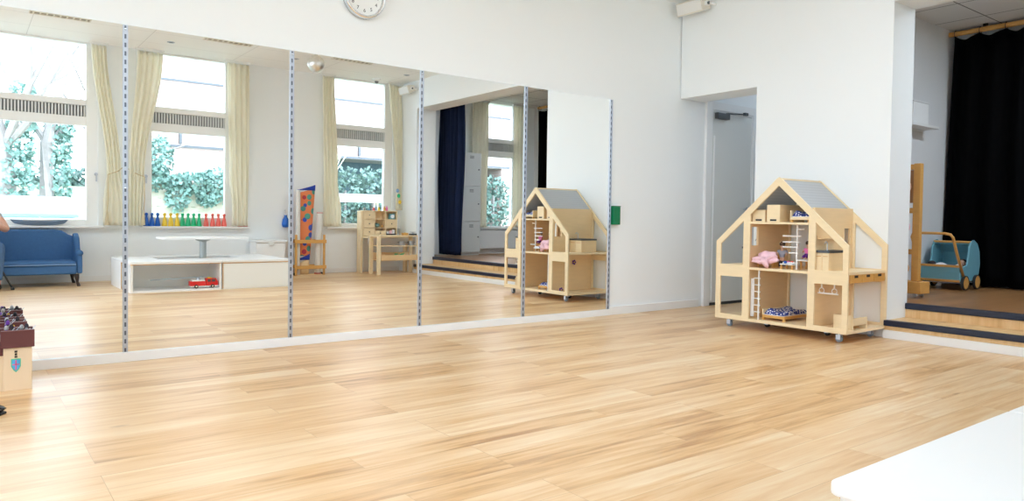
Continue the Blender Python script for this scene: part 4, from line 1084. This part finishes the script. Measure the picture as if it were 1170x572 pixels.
w = MB(); w.box(4.68, 4.76, -5.24, -5.16, .5985, .606); w.box(4.68, 4.76, -5.24, -5.234, .606, .635); w.box(4.68, 4.76, -5.166, -5.16, .606, .635); w.box(4.68, 4.686, -5.234, -5.166, .606, .635); w.box(4.754, 4.76, -5.234, -5.166, .606, .635)
w.build('crate_box', 'plyedge', t); MB().sphere((4.72, -5.2, .622), .02, u=10, v=8).build('crate_filling', 'yellow', t, smooth=True)
# cabinet goods
small('toy_cabbage', 'dark green toy cabbage in the middle cubbyhole of the shop cabinet', 'toy food', MB().sphere((4.47, -5.655, .745), .035, (1.3, 1, 1), 12, 8), 'leaf', 'goods in the shop cabinet')
small('toy_apple', 'brown toy apple in the middle cubbyhole of the shop cabinet', 'toy food', MB().sphere((4.55, -5.65, .733), .024, u=12, v=8), 'plyedge', 'goods in the shop cabinet')
t = thing('toy_clock', 'small teal toy clock in the top right cubbyhole of the shop cabinet', 'toy', (4.72, -5.56, .8432))
B(4.68, 4.765, -5.69, -5.62, .8433, .93).build('clock_case', 'pramblue', t, bevel=.008); MB().lathe([(.03, 0), (.03, .004), (0, .005)], (4.722, -5.6198, .888), 16, 'y').build('clock_dial', 'textwhite', t)
t = thing('goods_tray', 'dark tray of small white packets in the lower right cubbyhole of the shop cabinet', 'tray', (4.69, -5.56, .583))
B(4.61, 4.775, -5.71, -5.605, .5835, .61).build('tray_box', 'dolldark', t)
for k in range(3): B(4.62+k*.05, 4.66+k*.05, -5.66, -5.61, .6102, .65+.012*k).build('packet', ['textwhite', 'pink', 'textwhite'][k], t, bevel=.003)
for k, (x, m_, h) in enumerate(((4.41, 'red', .055), (4.45, 'sofaseam', .085), (4.50, 'yellow', .06), (4.60, 'plyedge', .07), (4.64, 'dollpink', .075))):
    p = thing('toy_bottle', ['small red toy bottle on top of the shop cabinet', 'pale blue toy bottle on top of the shop cabinet', 'yellow toy bottle on top of the shop cabinet', 'tan toy bottle on top of the shop cabinet', 'pink toy bottle on top of the shop cabinet'][k], 'toy bottle', (x, -5.66, .9775), 0, 'toy bottles on the shop cabinet')
    MB().lathe([(.017, 0), (.018, .004), (.018, h*.6), (.008, h*.8), (.008, h)], (x, -5.66, .9775), 12).build('bottle_body', m_, p, smooth=False)
    MB().lathe([(.010, 0), (.010, .012), (0, .013)], (x, -5.66, .9777+h), 10).build('bottle_cap', 'textwhite', p)
t = thing('toy_teapot', 'small grey toy teapot on the left end of the shop cabinet', 'toy teapot', (4.25, -5.58, .9775))
MB().sphere((4.25, -5.66, 1.0), .023, (1.1, 1, .95), 12, 8).build('pot_body', 'pot', t, smooth=True); MB().tube([(4.27, -5.66, 1.0), (4.295, -5.66, 1.015)], [.007, .004], 6).build('spout', 'pot', t)
t = thing('toy_mobile', 'pale green and blue paper mobile hanging beside the corner curtain', 'mobile', (4.80, -5.60, 1.05))
for k, (z, m_) in enumerate(((1.30, 'sofaseam'), (1.22, 'greenp'), (1.12, 'yellow'))):
    MB().sphere((4.80+.02*k, -5.60, z), .03, (1, .25, 1.1), 10, 6).build('paper_shape', m_, t, smooth=True)
MB().tube([(4.80, -5.60, 1.0), (4.80, -5.60, 3.04)], .0015, 4).build('thread', 'textwhite', t)

# ------------------------------------------------------------------ toy castle
t = thing('toy_castle', 'light wooden toy castle with brown battlements at the left edge', 'toy castle', (-.75, -.27, 0))
def tower(x0, x1, y0, y1, h):
    B(x0, x1, y0, y1, 0, h).build('tower', 'castlewood', t, bevel=.003)
    e = .010; w = MB()
    w.box(x0-e, x1+e, y0-e, y0+.014, h, h+.085); w.box(x0-e, x1+e, y1-.014, y1+e, h, h+.085)
    w.box(x0-e, x0+.014, y0+.0145, y1-.0145, h, h+.055); w.box(x1-.014, x1+e, y0+.0145, y1-.0145, h, h+.055); w.box(x0, x1, y0+.0145, y1-.0145, h+.0005, h+.02)
    w.build('battlement', 'brick_brown', t, bevel=.002)
tower(-.612, -.494, -.50, -.385, .213)
tower(-.612, -.505, -.165, -.055, .213)
tower(-.98, -.865, -.50, -.385, .213)
tower(-.98, -.875, -.165, -.055, .213)
B(-.865, -.6122, -.485, -.46, 0, .175).build('castle_wall', 'castlewood', t)
B(-.87, -.6122, -.492, -.453, .1755, .245).build('wall_battlement', 'brick_brown', t)
B(-.60, -.575, -.3845, -.1655, 0, .175).build('castle_wall', 'castlewood', t)
B(-.606, -.568, -.3745, -.1755, .1755, .245).build('wall_battlement', 'brick_brown', t)
B(-.97, -.945, -.3845, -.1655, 0, .175).build('castle_wall', 'castlewood', t)
B(-.865, -.6122, -.11, -.085, 0, .175).build('castle_wall', 'castlewood', t)
# arrow slit + shield on the tower face
sx_ = -.561
w = MB(); w.box(sx_-.006, sx_+.006, -.5014, -.4998, .188, .198); w.box(sx_-.005, sx_+.005, -.5014, -.4998, .174, .185); w.box(sx_-.006, sx_+.006, -.5014, -.4998, .163, .171); w.build('arrow_slit', 'darkwood', t)
def shield(s, cz): return [(sx_-.016*s, cz+.024*s), (sx_+.016*s, cz+.024*s), (sx_+.016*s, cz-.006*s), (sx_+.009*s, cz-.020*s), (sx_, cz-.030*s), (sx_-.009*s, cz-.020*s), (sx_-.016*s, cz-.006*s)]
sh = MB().prism(shield(1.25, .128), -.5016, -.4999, 'xz').build('shield', mat('green_shield_edge', (.10, .55, .30), .5), t)
MB().prism(shield(1.03, .128), -.5022, -.50165, 'xz').build('shield_field', mat('sky_blue_field', (.08, .42, .75), .5), sh)
w = MB(); w.box(sx_-.003, sx_+.003, -.5028, -.50225, .103, .151); w.box(sx_-.015, sx_+.015, -.5028, -.50225, .127, .132); w.build('shield_cross', mat('pink_cross', (.75, .12, .32), .5), sh)
# knights
def knight(label, x, y, z, m1, m2, rz, sc=1.0):
    k = thing('toy_knight', label, 'toy knight', (x, y, z), rz, 'toy knights on the castle')
    V = [(0, 0, .030), (0, 0, .050), (0, 0, .060), (0, 0, .072), (0, .009, .015), (0, .010, .003), (0, -.009, .015), (0, -.010, .003), (0, .014, .052), (.012, .018, .040), (0, -.014, .052), (.014, -.016, .058)]
    V = [tuple(c*sc for c in v) for v in V]
    b = skin('body', V, [(0, 1), (1, 2), (2, 3), (0, 4), (4, 5), (0, 6), (6, 7), (1, 8), (8, 9), (1, 10), (10, 11)], [r*sc for r in (.009, .010, .004, .008, .006, .005, .006, .005, .005, .004, .005, .004)], m1, None, sub=1); b.parent = k
    MB().lathe([(.009*sc, .064*sc), (.0095*sc, .074*sc), (.006*sc, .083*sc), (0, .086*sc)], (0, 0, 0), 10).build('helmet', random.choice(['dolldark', 'dolldark', 'purple', 'pot']), k, True)
    MB().lathe([(0, -.002), (.012*sc, -.001), (.012*sc, .001), (0, .002)], (.018*sc, .018*sc, .040*sc), 10, 'x').build('round_shield', m2, k, True)
    MB().tube([(.014*sc, -.016*sc, .05*sc), (.034*sc, -.018*sc, .072*sc)], .0016, 5).build('sword', 'steel', k, True)
kl = [(-.600, -.462, 'purple', 'steel', 'purple toy knight at the left of the front castle tower'), (-.575, -.425, 'dolldark', 'blue', 'black toy knight with blue shield on the front castle tower'),
      (-.535, -.455, 'greydark', 'blue', 'grey toy knight near the right edge of the front castle tower'), (-.512, -.42, 'steel', 'greydark', 'silver toy knight at the rear corner of the front castle tower')]
for i, (x, y, a, b, l) in enumerate(kl): knight(l, max(-.598, x), y, .2342, a, b, random.uniform(-1, 1), 1.0)
kl = [(-.587, -.34, 'dolldark', 'purple', 'black toy knight on the castle side wall close to the front tower'), (-.587, -.28, 'purple', 'yellow', 'purple toy knight midway along the castle side wall'), (-.587, -.22, 'dollgrey', 'red', 'grey toy knight on the castle side wall close to the rear tower')]
for x, y, a, b, l in kl: knight(l, x, y, .2452, a, b, random.uniform(-1, 1), 1.0)
kl = [(-.585, -.11, 'purple', 'steel', 'purple toy knight on the rear castle tower'), (-.535, -.11, 'dolldark', 'steel', 'black toy knight on the rear castle tower')]
for x, y, a, b, l in kl: knight(l, x, y, .2342, a, b, random.uniform(-1, 1), 1.0)

# black shoe at left edge
t = thing('black_shoe', 'glossy black shoe tip on the floor at the left edge', 'shoe', (-.74, -.97, 0), 0)
m = MB()
def shoe(a, b):
    x = -.885+.268*a; th = 2*PI*b
    ww = .036+.010*math.sin(PI*a)*1.0; hh = .085-.045*min(1, a*1.5) if a < .66 else .040-.012*((a-.66)/.34)
    e = 1.0 if .06 < a < .9 else (max(0, (1-a)/.1)**.5 if a >= .9 else max(.0, a/.06)**.5)
    z = .010+hh*.5+hh*.5*math.sin(th)*e
    return (x, -.97+ww*e*math.cos(th), max(.0105, z))
m.sheet(shoe, 22, 20); bmesh.ops.remove_doubles(m.bm, verts=m.bm.verts, dist=.0006)
m.build('upper', mat('black_patent', (.008, .008, .010), .15), t, smooth=True)
MB().prism([(-.885, -1.0), (-.82, -1.008), (-.70, -1.017), (-.64, -1.005), (-.617, -.97), (-.64, -.935), (-.70, -.923), (-.82, -.932), (-.885, -.94)], 0, .0104, 'xy').build('sole', 'black', t, bevel=.003)

# ------------------------------------------------------------------ photographer on the sofa
P = thing('person', 'seated person in jeans with bare arm, on the sofa beside a black tripod', 'person', (-.62, -5.45, 0))
V = [(-.62, -5.45, .40), (-.62, -5.44, .56), (-.62, -5.42, .74), (-.62, -5.41, .86), (-.62, -5.40, .93), (-.62, -5.385, 1.02),       # 0-5 pelvis..head
     (-.54, -5.42, .385), (-.455, -5.07, .50), (-.47, -5.05, .09), (-.47, -4.97, .045),                                                     # 6-9 right leg
     (-.70, -5.42, .385), (-.79, -5.08, .50), (-.78, -5.05, .09), (-.78, -4.97, .045),                                                      # 10-13 left leg
     (-.455, -5.41, .84), (-.365, -5.35, .66), (-.53, -5.15, .79), (-.575, -5.09, .82),                                                    # 14-17 right arm
     (-.785, -5.41, .84), (-.88, -5.34, .64), (-.79, -5.14, .79), (-.765, -5.08, .82)]
Ed = [(0, 1), (1, 2), (2, 3), (3, 4), (4, 5), (0, 6), (6, 7), (7, 8), (8, 9), (0, 10), (10, 11), (11, 12), (12, 13), (2, 14), (14, 15), (15, 16), (16, 17), (2, 18), (18, 19), (19, 20), (20, 21)]
Rd = [.115, .11, .12, .06, .05, .075, .085, .06, .042, .035, .085, .06, .042, .035, .052, .042, .03, .026, .052, .042, .03, .026]
skin('body', V, Ed, Rd, 'skin', P)
skin('shirt', [V[0], V[1], V[2], V[3], V[14], tuple(a*.6+b*.4 for a, b in zip(V[14], V[15])), V[18], tuple(a*.6+b*.4 for a, b in zip(V[18], V[19]))], [(0, 1), (1, 2), (2, 3), (2, 4), (4, 5), (2, 6), (6, 7)], [.132, .128, .134, .068, .064, .058, .064, .058], 'shirt', P)
skin('jeans', [(-.62, -5.45, .43), V[6], V[7], V[8], V[10], V[11], V[12]], [(0, 1), (1, 2), (2, 3), (0, 4), (4, 5), (5, 6)], [.140, .098, .073, .056, .098, .073, .056], 'jeans', P)
hd = MB(); hd.sphere((-.62, -5.375, 1.05), .093, (.84, 1.0, 1.2), 24, 16)
hd.build('head', 'skin', P, smooth=True)
fc_ = MB(); fc_.tube([(-.62, -5.285, 1.075), (-.62, -5.272, 1.045), (-.62, -5.262, 1.03), (-.62, -5.28, 1.022)], [.008, .011, .015, .008], 8)
fc_.build('nose', 'skin', P, smooth=True)
for s in (-1, 1):
    e = MB().sphere((-.62+s*.034, -5.296, 1.072), .013, u=12, v=8).build('eye', 'textwhite', P, smooth=True)
    MB().sphere((-.62+s*.034, -5.2845, 1.072), .006, u=8, v=6).build('iris', 'darkwood', e, smooth=True)
    MB().sphere((-.62+s*.079, -5.375, 1.05), .028, (.35, .7, 1.1), 10, 8).build('ear', 'skin', P, smooth=True)
MB().tube([(-.648, -5.288, .993), (-.62, -5.278, .990), (-.592, -5.288, .993)], [.003, .006, .003], 6).build('mouth', 'pink', P, smooth=True)
h = MB(); h.sphere((-.62, -5.392, 1.085), .102, (.88, 1.0, 1.05), 20, 12); h.build('hair', 'hair', P, smooth=True)
for s, wv in ((1, V[17]), (-1, V[21])):
    cxm = -.67; px_, py_, pz_ = wv; dx = -s
    hv = [(px_, py_, pz_), (px_+dx*.022, py_+.03, pz_+.012)]; he = [(0, 1)]; hr = [.024, .026]
    for k in range(4):
        b0 = (px_+dx*.030, py_+.045, pz_+.032-.018*k); b1 = (b0[0]+dx*.022, b0[1]+.022, b0[2]+.004); b2 = (b1[0]+dx*.018, b1[1]+.004*(1+k % 2), b1[2]); 
        i = len(hv); hv += [b0, b1, b2]; he += [(1, i), (i, i+1), (i+1, i+2)]; hr += [.010, .009, .0075]
    i = len(hv); hv += [(px_+dx*.03, py_+.012, pz_+.02), (px_+dx*.05, py_+.02, pz_+.026)]; he += [(1, i), (i, i+1)]; hr += [.010, .008]
    skin('hand', hv, he, hr, 'skin', P)
for s, f_ in ((1, V[9]), (-1, V[13])):
    x = f_[0]; w = MB(); w.sphere((x, -4.985, .045), .05, (.85, 2.3, .8), 16, 10); w.build('shoe', 'black', P, smooth=True)
t = thing('tripod', 'black camera tripod beside the seated photographer', 'tripod', (-.67, -5.0, 0))
apx = Vector((-.665, -5.01, .74))
for ft in ((-.325, -5.055, .012), (-.86, -4.72, .012), (-1.02, -5.13, .012)):
    f_ = Vector(ft); lg = MB().tube([apx, apx.lerp(f_, .55), apx.lerp(f_, .56), f_], [.016, .015, .011, .010], 8).build('leg', 'black', t)
    MB().lathe([(.018, -.012), (.018, .006), (.010, .02)], f_, 10).build('rubber_foot', 'rubber', lg)
MB().lathe([(.035, -.03), (.04, 0), (.03, .04), (.015, .05), (.015, .09), (.03, .095), (.03, .105)], apx, 14).build('tripod_head', 'greydark', t)
t = thing('photo_camera', 'black photo camera on the tripod in front of the photographer', 'camera', (-.665, -5.01, .846), -yaw)
B(-.065, .065, -.025, .025, 0, .085).build('camera_body', 'black', t, True, bevel=.01)
B(-.025, .025, -.028, .022, .0852, .108).build('viewfinder', 'black', t, True, bevel=.006)
MB().lathe([(.034, .0255), (.036, .06), (.034, .085), (.028, .085), (.026, .07), (0, .068)], (0, 0, .042), 20, 'y').build('lens', 'greydark', t, True)

# ------------------------------------------------------------------ outside
struct(B(-30, 40, -60, -D-OUT, -.25, -.15).build('ground_outside', 'lawn'))
def leaf_cloud(fn, n, size):
    m = MB()
    for _ in range(n):
        c = Vector(fn()); q = Euler((random.uniform(0, 6.3), random.uniform(0, 6.3), random.uniform(0, 6.3))).to_matrix()
        s = size*random.uniform(.6, 1.3)
        v = [m.bm.verts.new(c + q @ Vector(p)*s) for p in ((0, -1, 0), (.7, -.1, .15), (0, 1, 0), (-.7, -.1, .15))]
        m.bm.faces.new(v)
    return m
def blob(cx, cy, cz, rx, ry, rz):
    def f():
        while True:
            p = [random.uniform(-1, 1) for _ in range(3)]; q = sum(a*a for a in p)
            if .25 < q < 1: return (cx+p[0]*rx, cy+p[1]*ry, cz+p[2]*rz)
    return f
def multi(fs): return lambda: random.choice(fs)()
# garden wall + hedge + trees seen by the sofa window
struct(B(-6, 2.6, -14.3, -14.0, -.15, 1.46).build('trim_garden_wall', 'palewall'))
t = thing('hedge', 'blue-green hedge above the pale garden wall outside the sofa window', 'hedge', (-1.7, -14.4, -.15))
leaf_cloud(multi([blob(-4+k*.8, -15.0, 1.55+.12*math.sin(k*2.1), .7, .35, .32) for k in range(8)]), 3500, .07).build('foliage', 'leafteal', t)
w = MB()
for k in range(8): w.tube([(-4+k*.8, -15.0, -.15), (-4+k*.8, -15.0, 1.6)], .05, 6)
w.build('stems', 'bark', t)
def tree(label, x, y, h, r, seed, ivy):
    rnd = random.Random(seed)
    t = thing('tree', label, 'tree', (x, y, -.15), 0, 'bare trees outside')
    m = MB()
    def branch(p, d, l, r_, lev):
        pts = [p]; rs = [r_]
        for k in range(4):
            d = (d + Vector((rnd.uniform(-.25, .25), rnd.uniform(-.25, .25), rnd.uniform(-.02, .2)))).normalized()
            pts.append(pts[-1]+d*l/4); rs.append(r_*(1-.16*(k+1)))
        m.tube(pts, rs, 7 if lev < 2 else 5, cap=True)
        if lev < 4:
            for k in range(3 if lev else 5):
                i = rnd.randint(2, 4); a = rnd.uniform(0, 6.28)
                nd = (d*.7 + Vector((math.cos(a), math.sin(a), rnd.uniform(.0, .5)))*.8).normalized()
                branch(pts[i], nd, l*rnd.uniform(.5, .72), rs[i]*.6, lev+1)
    branch(Vector((x, y, -.15)), Vector((.03, 0, 1)), h, r, 0)
    m.build('trunk_and_branches', 'bark', t)
    if ivy: leaf_cloud(multi([blob(x+.05*k*.6, y+.1, .9+k*.45, .34-.015*k, .34, .4) for k in range(ivy)]), 260*ivy, .06).build('ivy', 'leaf', t)
tree('bare tree with thick ivy at the left outside the sofa window', .05, -13.0, 4.6, .22, 3, 6)
tree('leaning bare tree trunk at the centre outside the sofa window', .75, -13.4, 5.0, .17, 8, 5)
tree('slim bare tree near the right edge of the sofa window', 1.55, -14.9, 4.6, .10, 5, 0)
t = thing('garden_chest', 'long white lidded garden chest outside behind the sofa window', 'chest', (-.5, -8.3, -.15))
B(-1.6, .60, -8.6, -8.0, -.15, .80).build('chest_body', 'laminate', t, bevel=.02)
B(-1.63, .64, -8.62, -7.98, .8005, .845).build('rim', 'sofaseam', t, bevel=.008)
MB().prism([(-1.63, .8455), (.62, .8455), (.57, 1.06), (.50, 1.11), (-1.55, 1.11)], -8.6, -8.0, 'xz').build('lid', 'laminate', t, bevel=.02)
# fence with ivy behind the pawns
t = thing('board_fence', 'pale horizontal board fence under ivy outside the pawn window', 'fence', (2.6, -9.0, -.15))
w = MB(); z = -.15
while z < 1.35: w.box(1.55, 3.45, -9.03, -9.0, z, z+.135); z += .145
w.build('boards', 'fencewood', t)
for x in (1.55, 2.5, 3.38): B(x, x+.07, -9.10, -9.0305, -.15, 1.45).build('post', 'fencewood', t)
t = thing('ivy_bush', 'ivy bush tumbling over the board fence', 'ivy', (2.4, -9.0, 1.0))
leaf_cloud(multi([blob(1.95, -9.0, 1.85, .25, .2, .40), blob(1.85, -9.0, 1.5, .3, .22, .25), blob(2.25, -8.95, 1.25, .22, .16, .35), blob(2.55, -9, 1.42, .35, .2, .22), blob(2.9, -9, 1.4, .3, .2, .35), blob(2.75, -8.95, 1.2, .2, .14, .2), blob(3.2, -9, 1.35, .25, .2, .35)]), 3000, .045).build('foliage', 'leaf', t)
w = MB(); w.tube([(1.95, -9.12, -.15), (1.98, -9.12, 1.2), (1.9, -9.1, 2.0), (2.1, -9.1, 2.4)], [.04, .03, .02, .008], 6); w.tube([(2.75, -9.12, -.15), (2.8, -9.12, 1.3), (3.0, -9.1, 1.6)], [.03, .025, .01], 6); w.tube([(1.92, -9.1, 1.9), (2.5, -9.1, 2.15), (2.62, -9.1, 2.3)], [.015, .01, .004], 5)
w.build('stems', 'bark', t)
# brick building
t = thing('brick_building', 'pale brick building across the yard outside the windows', 'building', (11, -17, -.15))
B(2.7, 24, -20, -15, 2.55, 10).build('upper_storey', 'brick', t)
B(2.7, 24, -20, -16.2, -.15, 2.549).build('ground_storey', mat('dark_ground_storey', (.10, .17, .19), .8), t)
B(13.75, 15.2, -16.199, -15.0, -.15, 2.549).build('brick_pier', 'brick', t)
w = MB(); w.box(2.7, 24, -15.0, -14.97, 4.22, 4.27); w.box(2.7, 24, -14.9699, -14.94, 2.56, 2.62) ; w.build('string_course', 'greydark', t)
for x in (3.6, 8.5, 12.6): B(x, x+.06, -15.0, -14.93, 2.65, 3.3).build('vent_pipe', 'greydark', t)
B(2.7, 6.4, -16.198, -15.0, -.15, 2.549).build('brick_wing', 'brick', t)
t = thing('hedge', 'teal hedge in front of the brick building', 'hedge', (9.5, -14, -.15))
leaf_cloud(multi([blob(5.2+k*.85, -14.2, 1.35, .75, .4, .95) for k in range(10)]), 7000, .075).build('foliage', 'leafteal', t)
w = MB()
for k in range(10): w.tube([(5.2+k*.85, -14.2, -.15), (5.2+k*.85, -14.2, 1.6)], .05, 6)
w.build('stems', 'bark', t)
t = thing('garden_rail', 'wide white garden rail outside the play shop window', 'fence', (5.2, -8.0, -.15))
B(4.3, 5.75, -8.03, -7.97, 1.15, 1.305).build('rail', 'laminate', t)
for x in (4.35, 5.62): B(x, x+.07, -8.10, -8.0305, -.15, 1.30).build('post', 'fencewood', t)
t = thing('shrub', 'white-twigged shrub outside the left half of the play shop window', 'shrub', (5.1, -10.5, -.15))
w = MB(); rnd = random.Random(4)
for k in range(26):
    a = rnd.uniform(0, 6.28); w.tube([(5.1+.15*math.cos(a), -10.5, -.15), (5.1+.5*math.cos(a)+rnd.uniform(-.2, .2), -10.5+.3*math.sin(a), 1.3), (5.1+.9*math.cos(a)+rnd.uniform(-.3, .3), -10.5+.4*math.sin(a), 2.3)], [.025, .018, .008], 5)
w.build('stems', mat('pale_twigs', (.6, .62, .5), .8), t)
leaf_cloud(blob(5.1, -10.5, 1.6, .7, .4, .8), 700, .05).build('foliage', 'leaf', t)

# ------------------------------------------------------------------ light
def lit(name, k):
    m = bpy.data.materials.new(name); m.use_nodes = True; b = m.node_tree.nodes['Principled BSDF']
    b.inputs['Base Color'].default_value = (.9, .9, .9, 1); b.inputs['Emission Color'].default_value = (.83, .97, 1.10, 1); b.inputs['Emission Strength'].default_value = k; return m
M['lamp'] = lit('stage_fill_diffuser', 2.4); M['lamp2'] = lit('passage_fill_diffuser', .32); M['lamp3'] = lit('hall_fill_diffuser', 1.05)  # out-of-view fill lamps, added to brighten stage, passage and hall
for (x, y, z, lb) in ((5.95, -3.35, ZSC, 'unseen fill lamp added above the stage just behind the steps'), (6.90, -3.35, ZSC, 'unseen fill lamp added above the stage near the black curtain'), (6.35, -.65, 2.70, 'unseen fill lamp added in the passage behind the dollhouse'),
    (-2.2, -2.4, ZC, 'unseen hall fill lamp, added farthest from the stage'), (-.4, -2.4, ZC, 'unseen hall fill lamp, added above the toy castle side'), (1.4, -2.4, ZC, 'unseen hall fill lamp, added above the middle of the floor'), (3.2, -2.4, ZC, 'unseen hall fill lamp, added nearest the dollhouse')):
    hall = x < 4 and y > -3
    t = thing('fill_lamp', lb, 'lamp', (x, y, z), 0, 'added unseen fill lamps')
    w = MB()
    h = .60 if hall else .31; e = h-.03
    w.box(x-.31, x+.31, y-h, y-e, z-.03, z); w.box(x-.31, x+.31, y+e, y+h, z-.03, z); w.box(x-.31, x-.28, y-e, y+e, z-.03, z); w.box(x+.28, x+.31, y-e, y+e, z-.03, z)
    w.build('fill_lamp_frame', 'white', t); B(x-.2799, x+.2799, y-e+.0001, y+e-.0001, z-.024, z-.004).build('diffuser', 'lamp3' if hall else 'lamp' if y < -2 else 'lamp2', t)
wd = bpy.data.worlds.new('overcast_sky'); bpy.context.scene.world = wd; wd.use_nodes = True
bg = wd.node_tree.nodes['Background']; bg.inputs[0].default_value = (.82, .96, 1.14, 1); bg.inputs[1].default_value = 1.0
for i, (a, b, ga, gb) in enumerate(WIN):
    l = bpy.data.lights.new('window_portal', 'AREA'); l.shape = 'RECTANGLE'; l.size = gb-ga+.1; l.size_y = 2.36
    o = bpy.data.objects.new('window_portal', l); C.objects.link(o)
    o.location = ((ga+gb)/2, -D-OUT-.01, 1.87); o.rotation_euler = (PI/2, 0, 0)
    l.cycles.is_portal = True
for a, b in LW:
    l = bpy.data.lights.new('window_portal', 'AREA'); l.shape = 'RECTANGLE'; l.size = 2.4; l.size_y = b-a
    o = bpy.data.objects.new('window_portal', l); C.objects.link(o)
    o.location = (XL-.21, (a+b)/2, 1.75); o.rotation_euler = (0, -PI/2, 0)
    l.cycles.is_portal = True

sc = bpy.context.scene
sc.view_settings.view_transform = 'Standard'; sc.view_settings.look = 'None'; sc.view_settings.gamma = 1
sc.view_settings.use_curve_mapping = False
sc.view_settings.exposure = 3.12
cy = sc.cycles
cy.max_bounces = 14; cy.diffuse_bounces = 8; cy.glossy_bounces = 6; cy.transmission_bounces = 6; cy.transparent_max_bounces = 16
cy.use_denoising = True; cy.sample_clamp_indirect = 10; cy.caustics_reflective = True; cy.caustics_refractive = False
try: cy.denoiser = 'OPENIMAGEDENOISE'; cy.denoising_input_passes = 'RGB_ALBEDO_NORMAL'
except Exception: pass
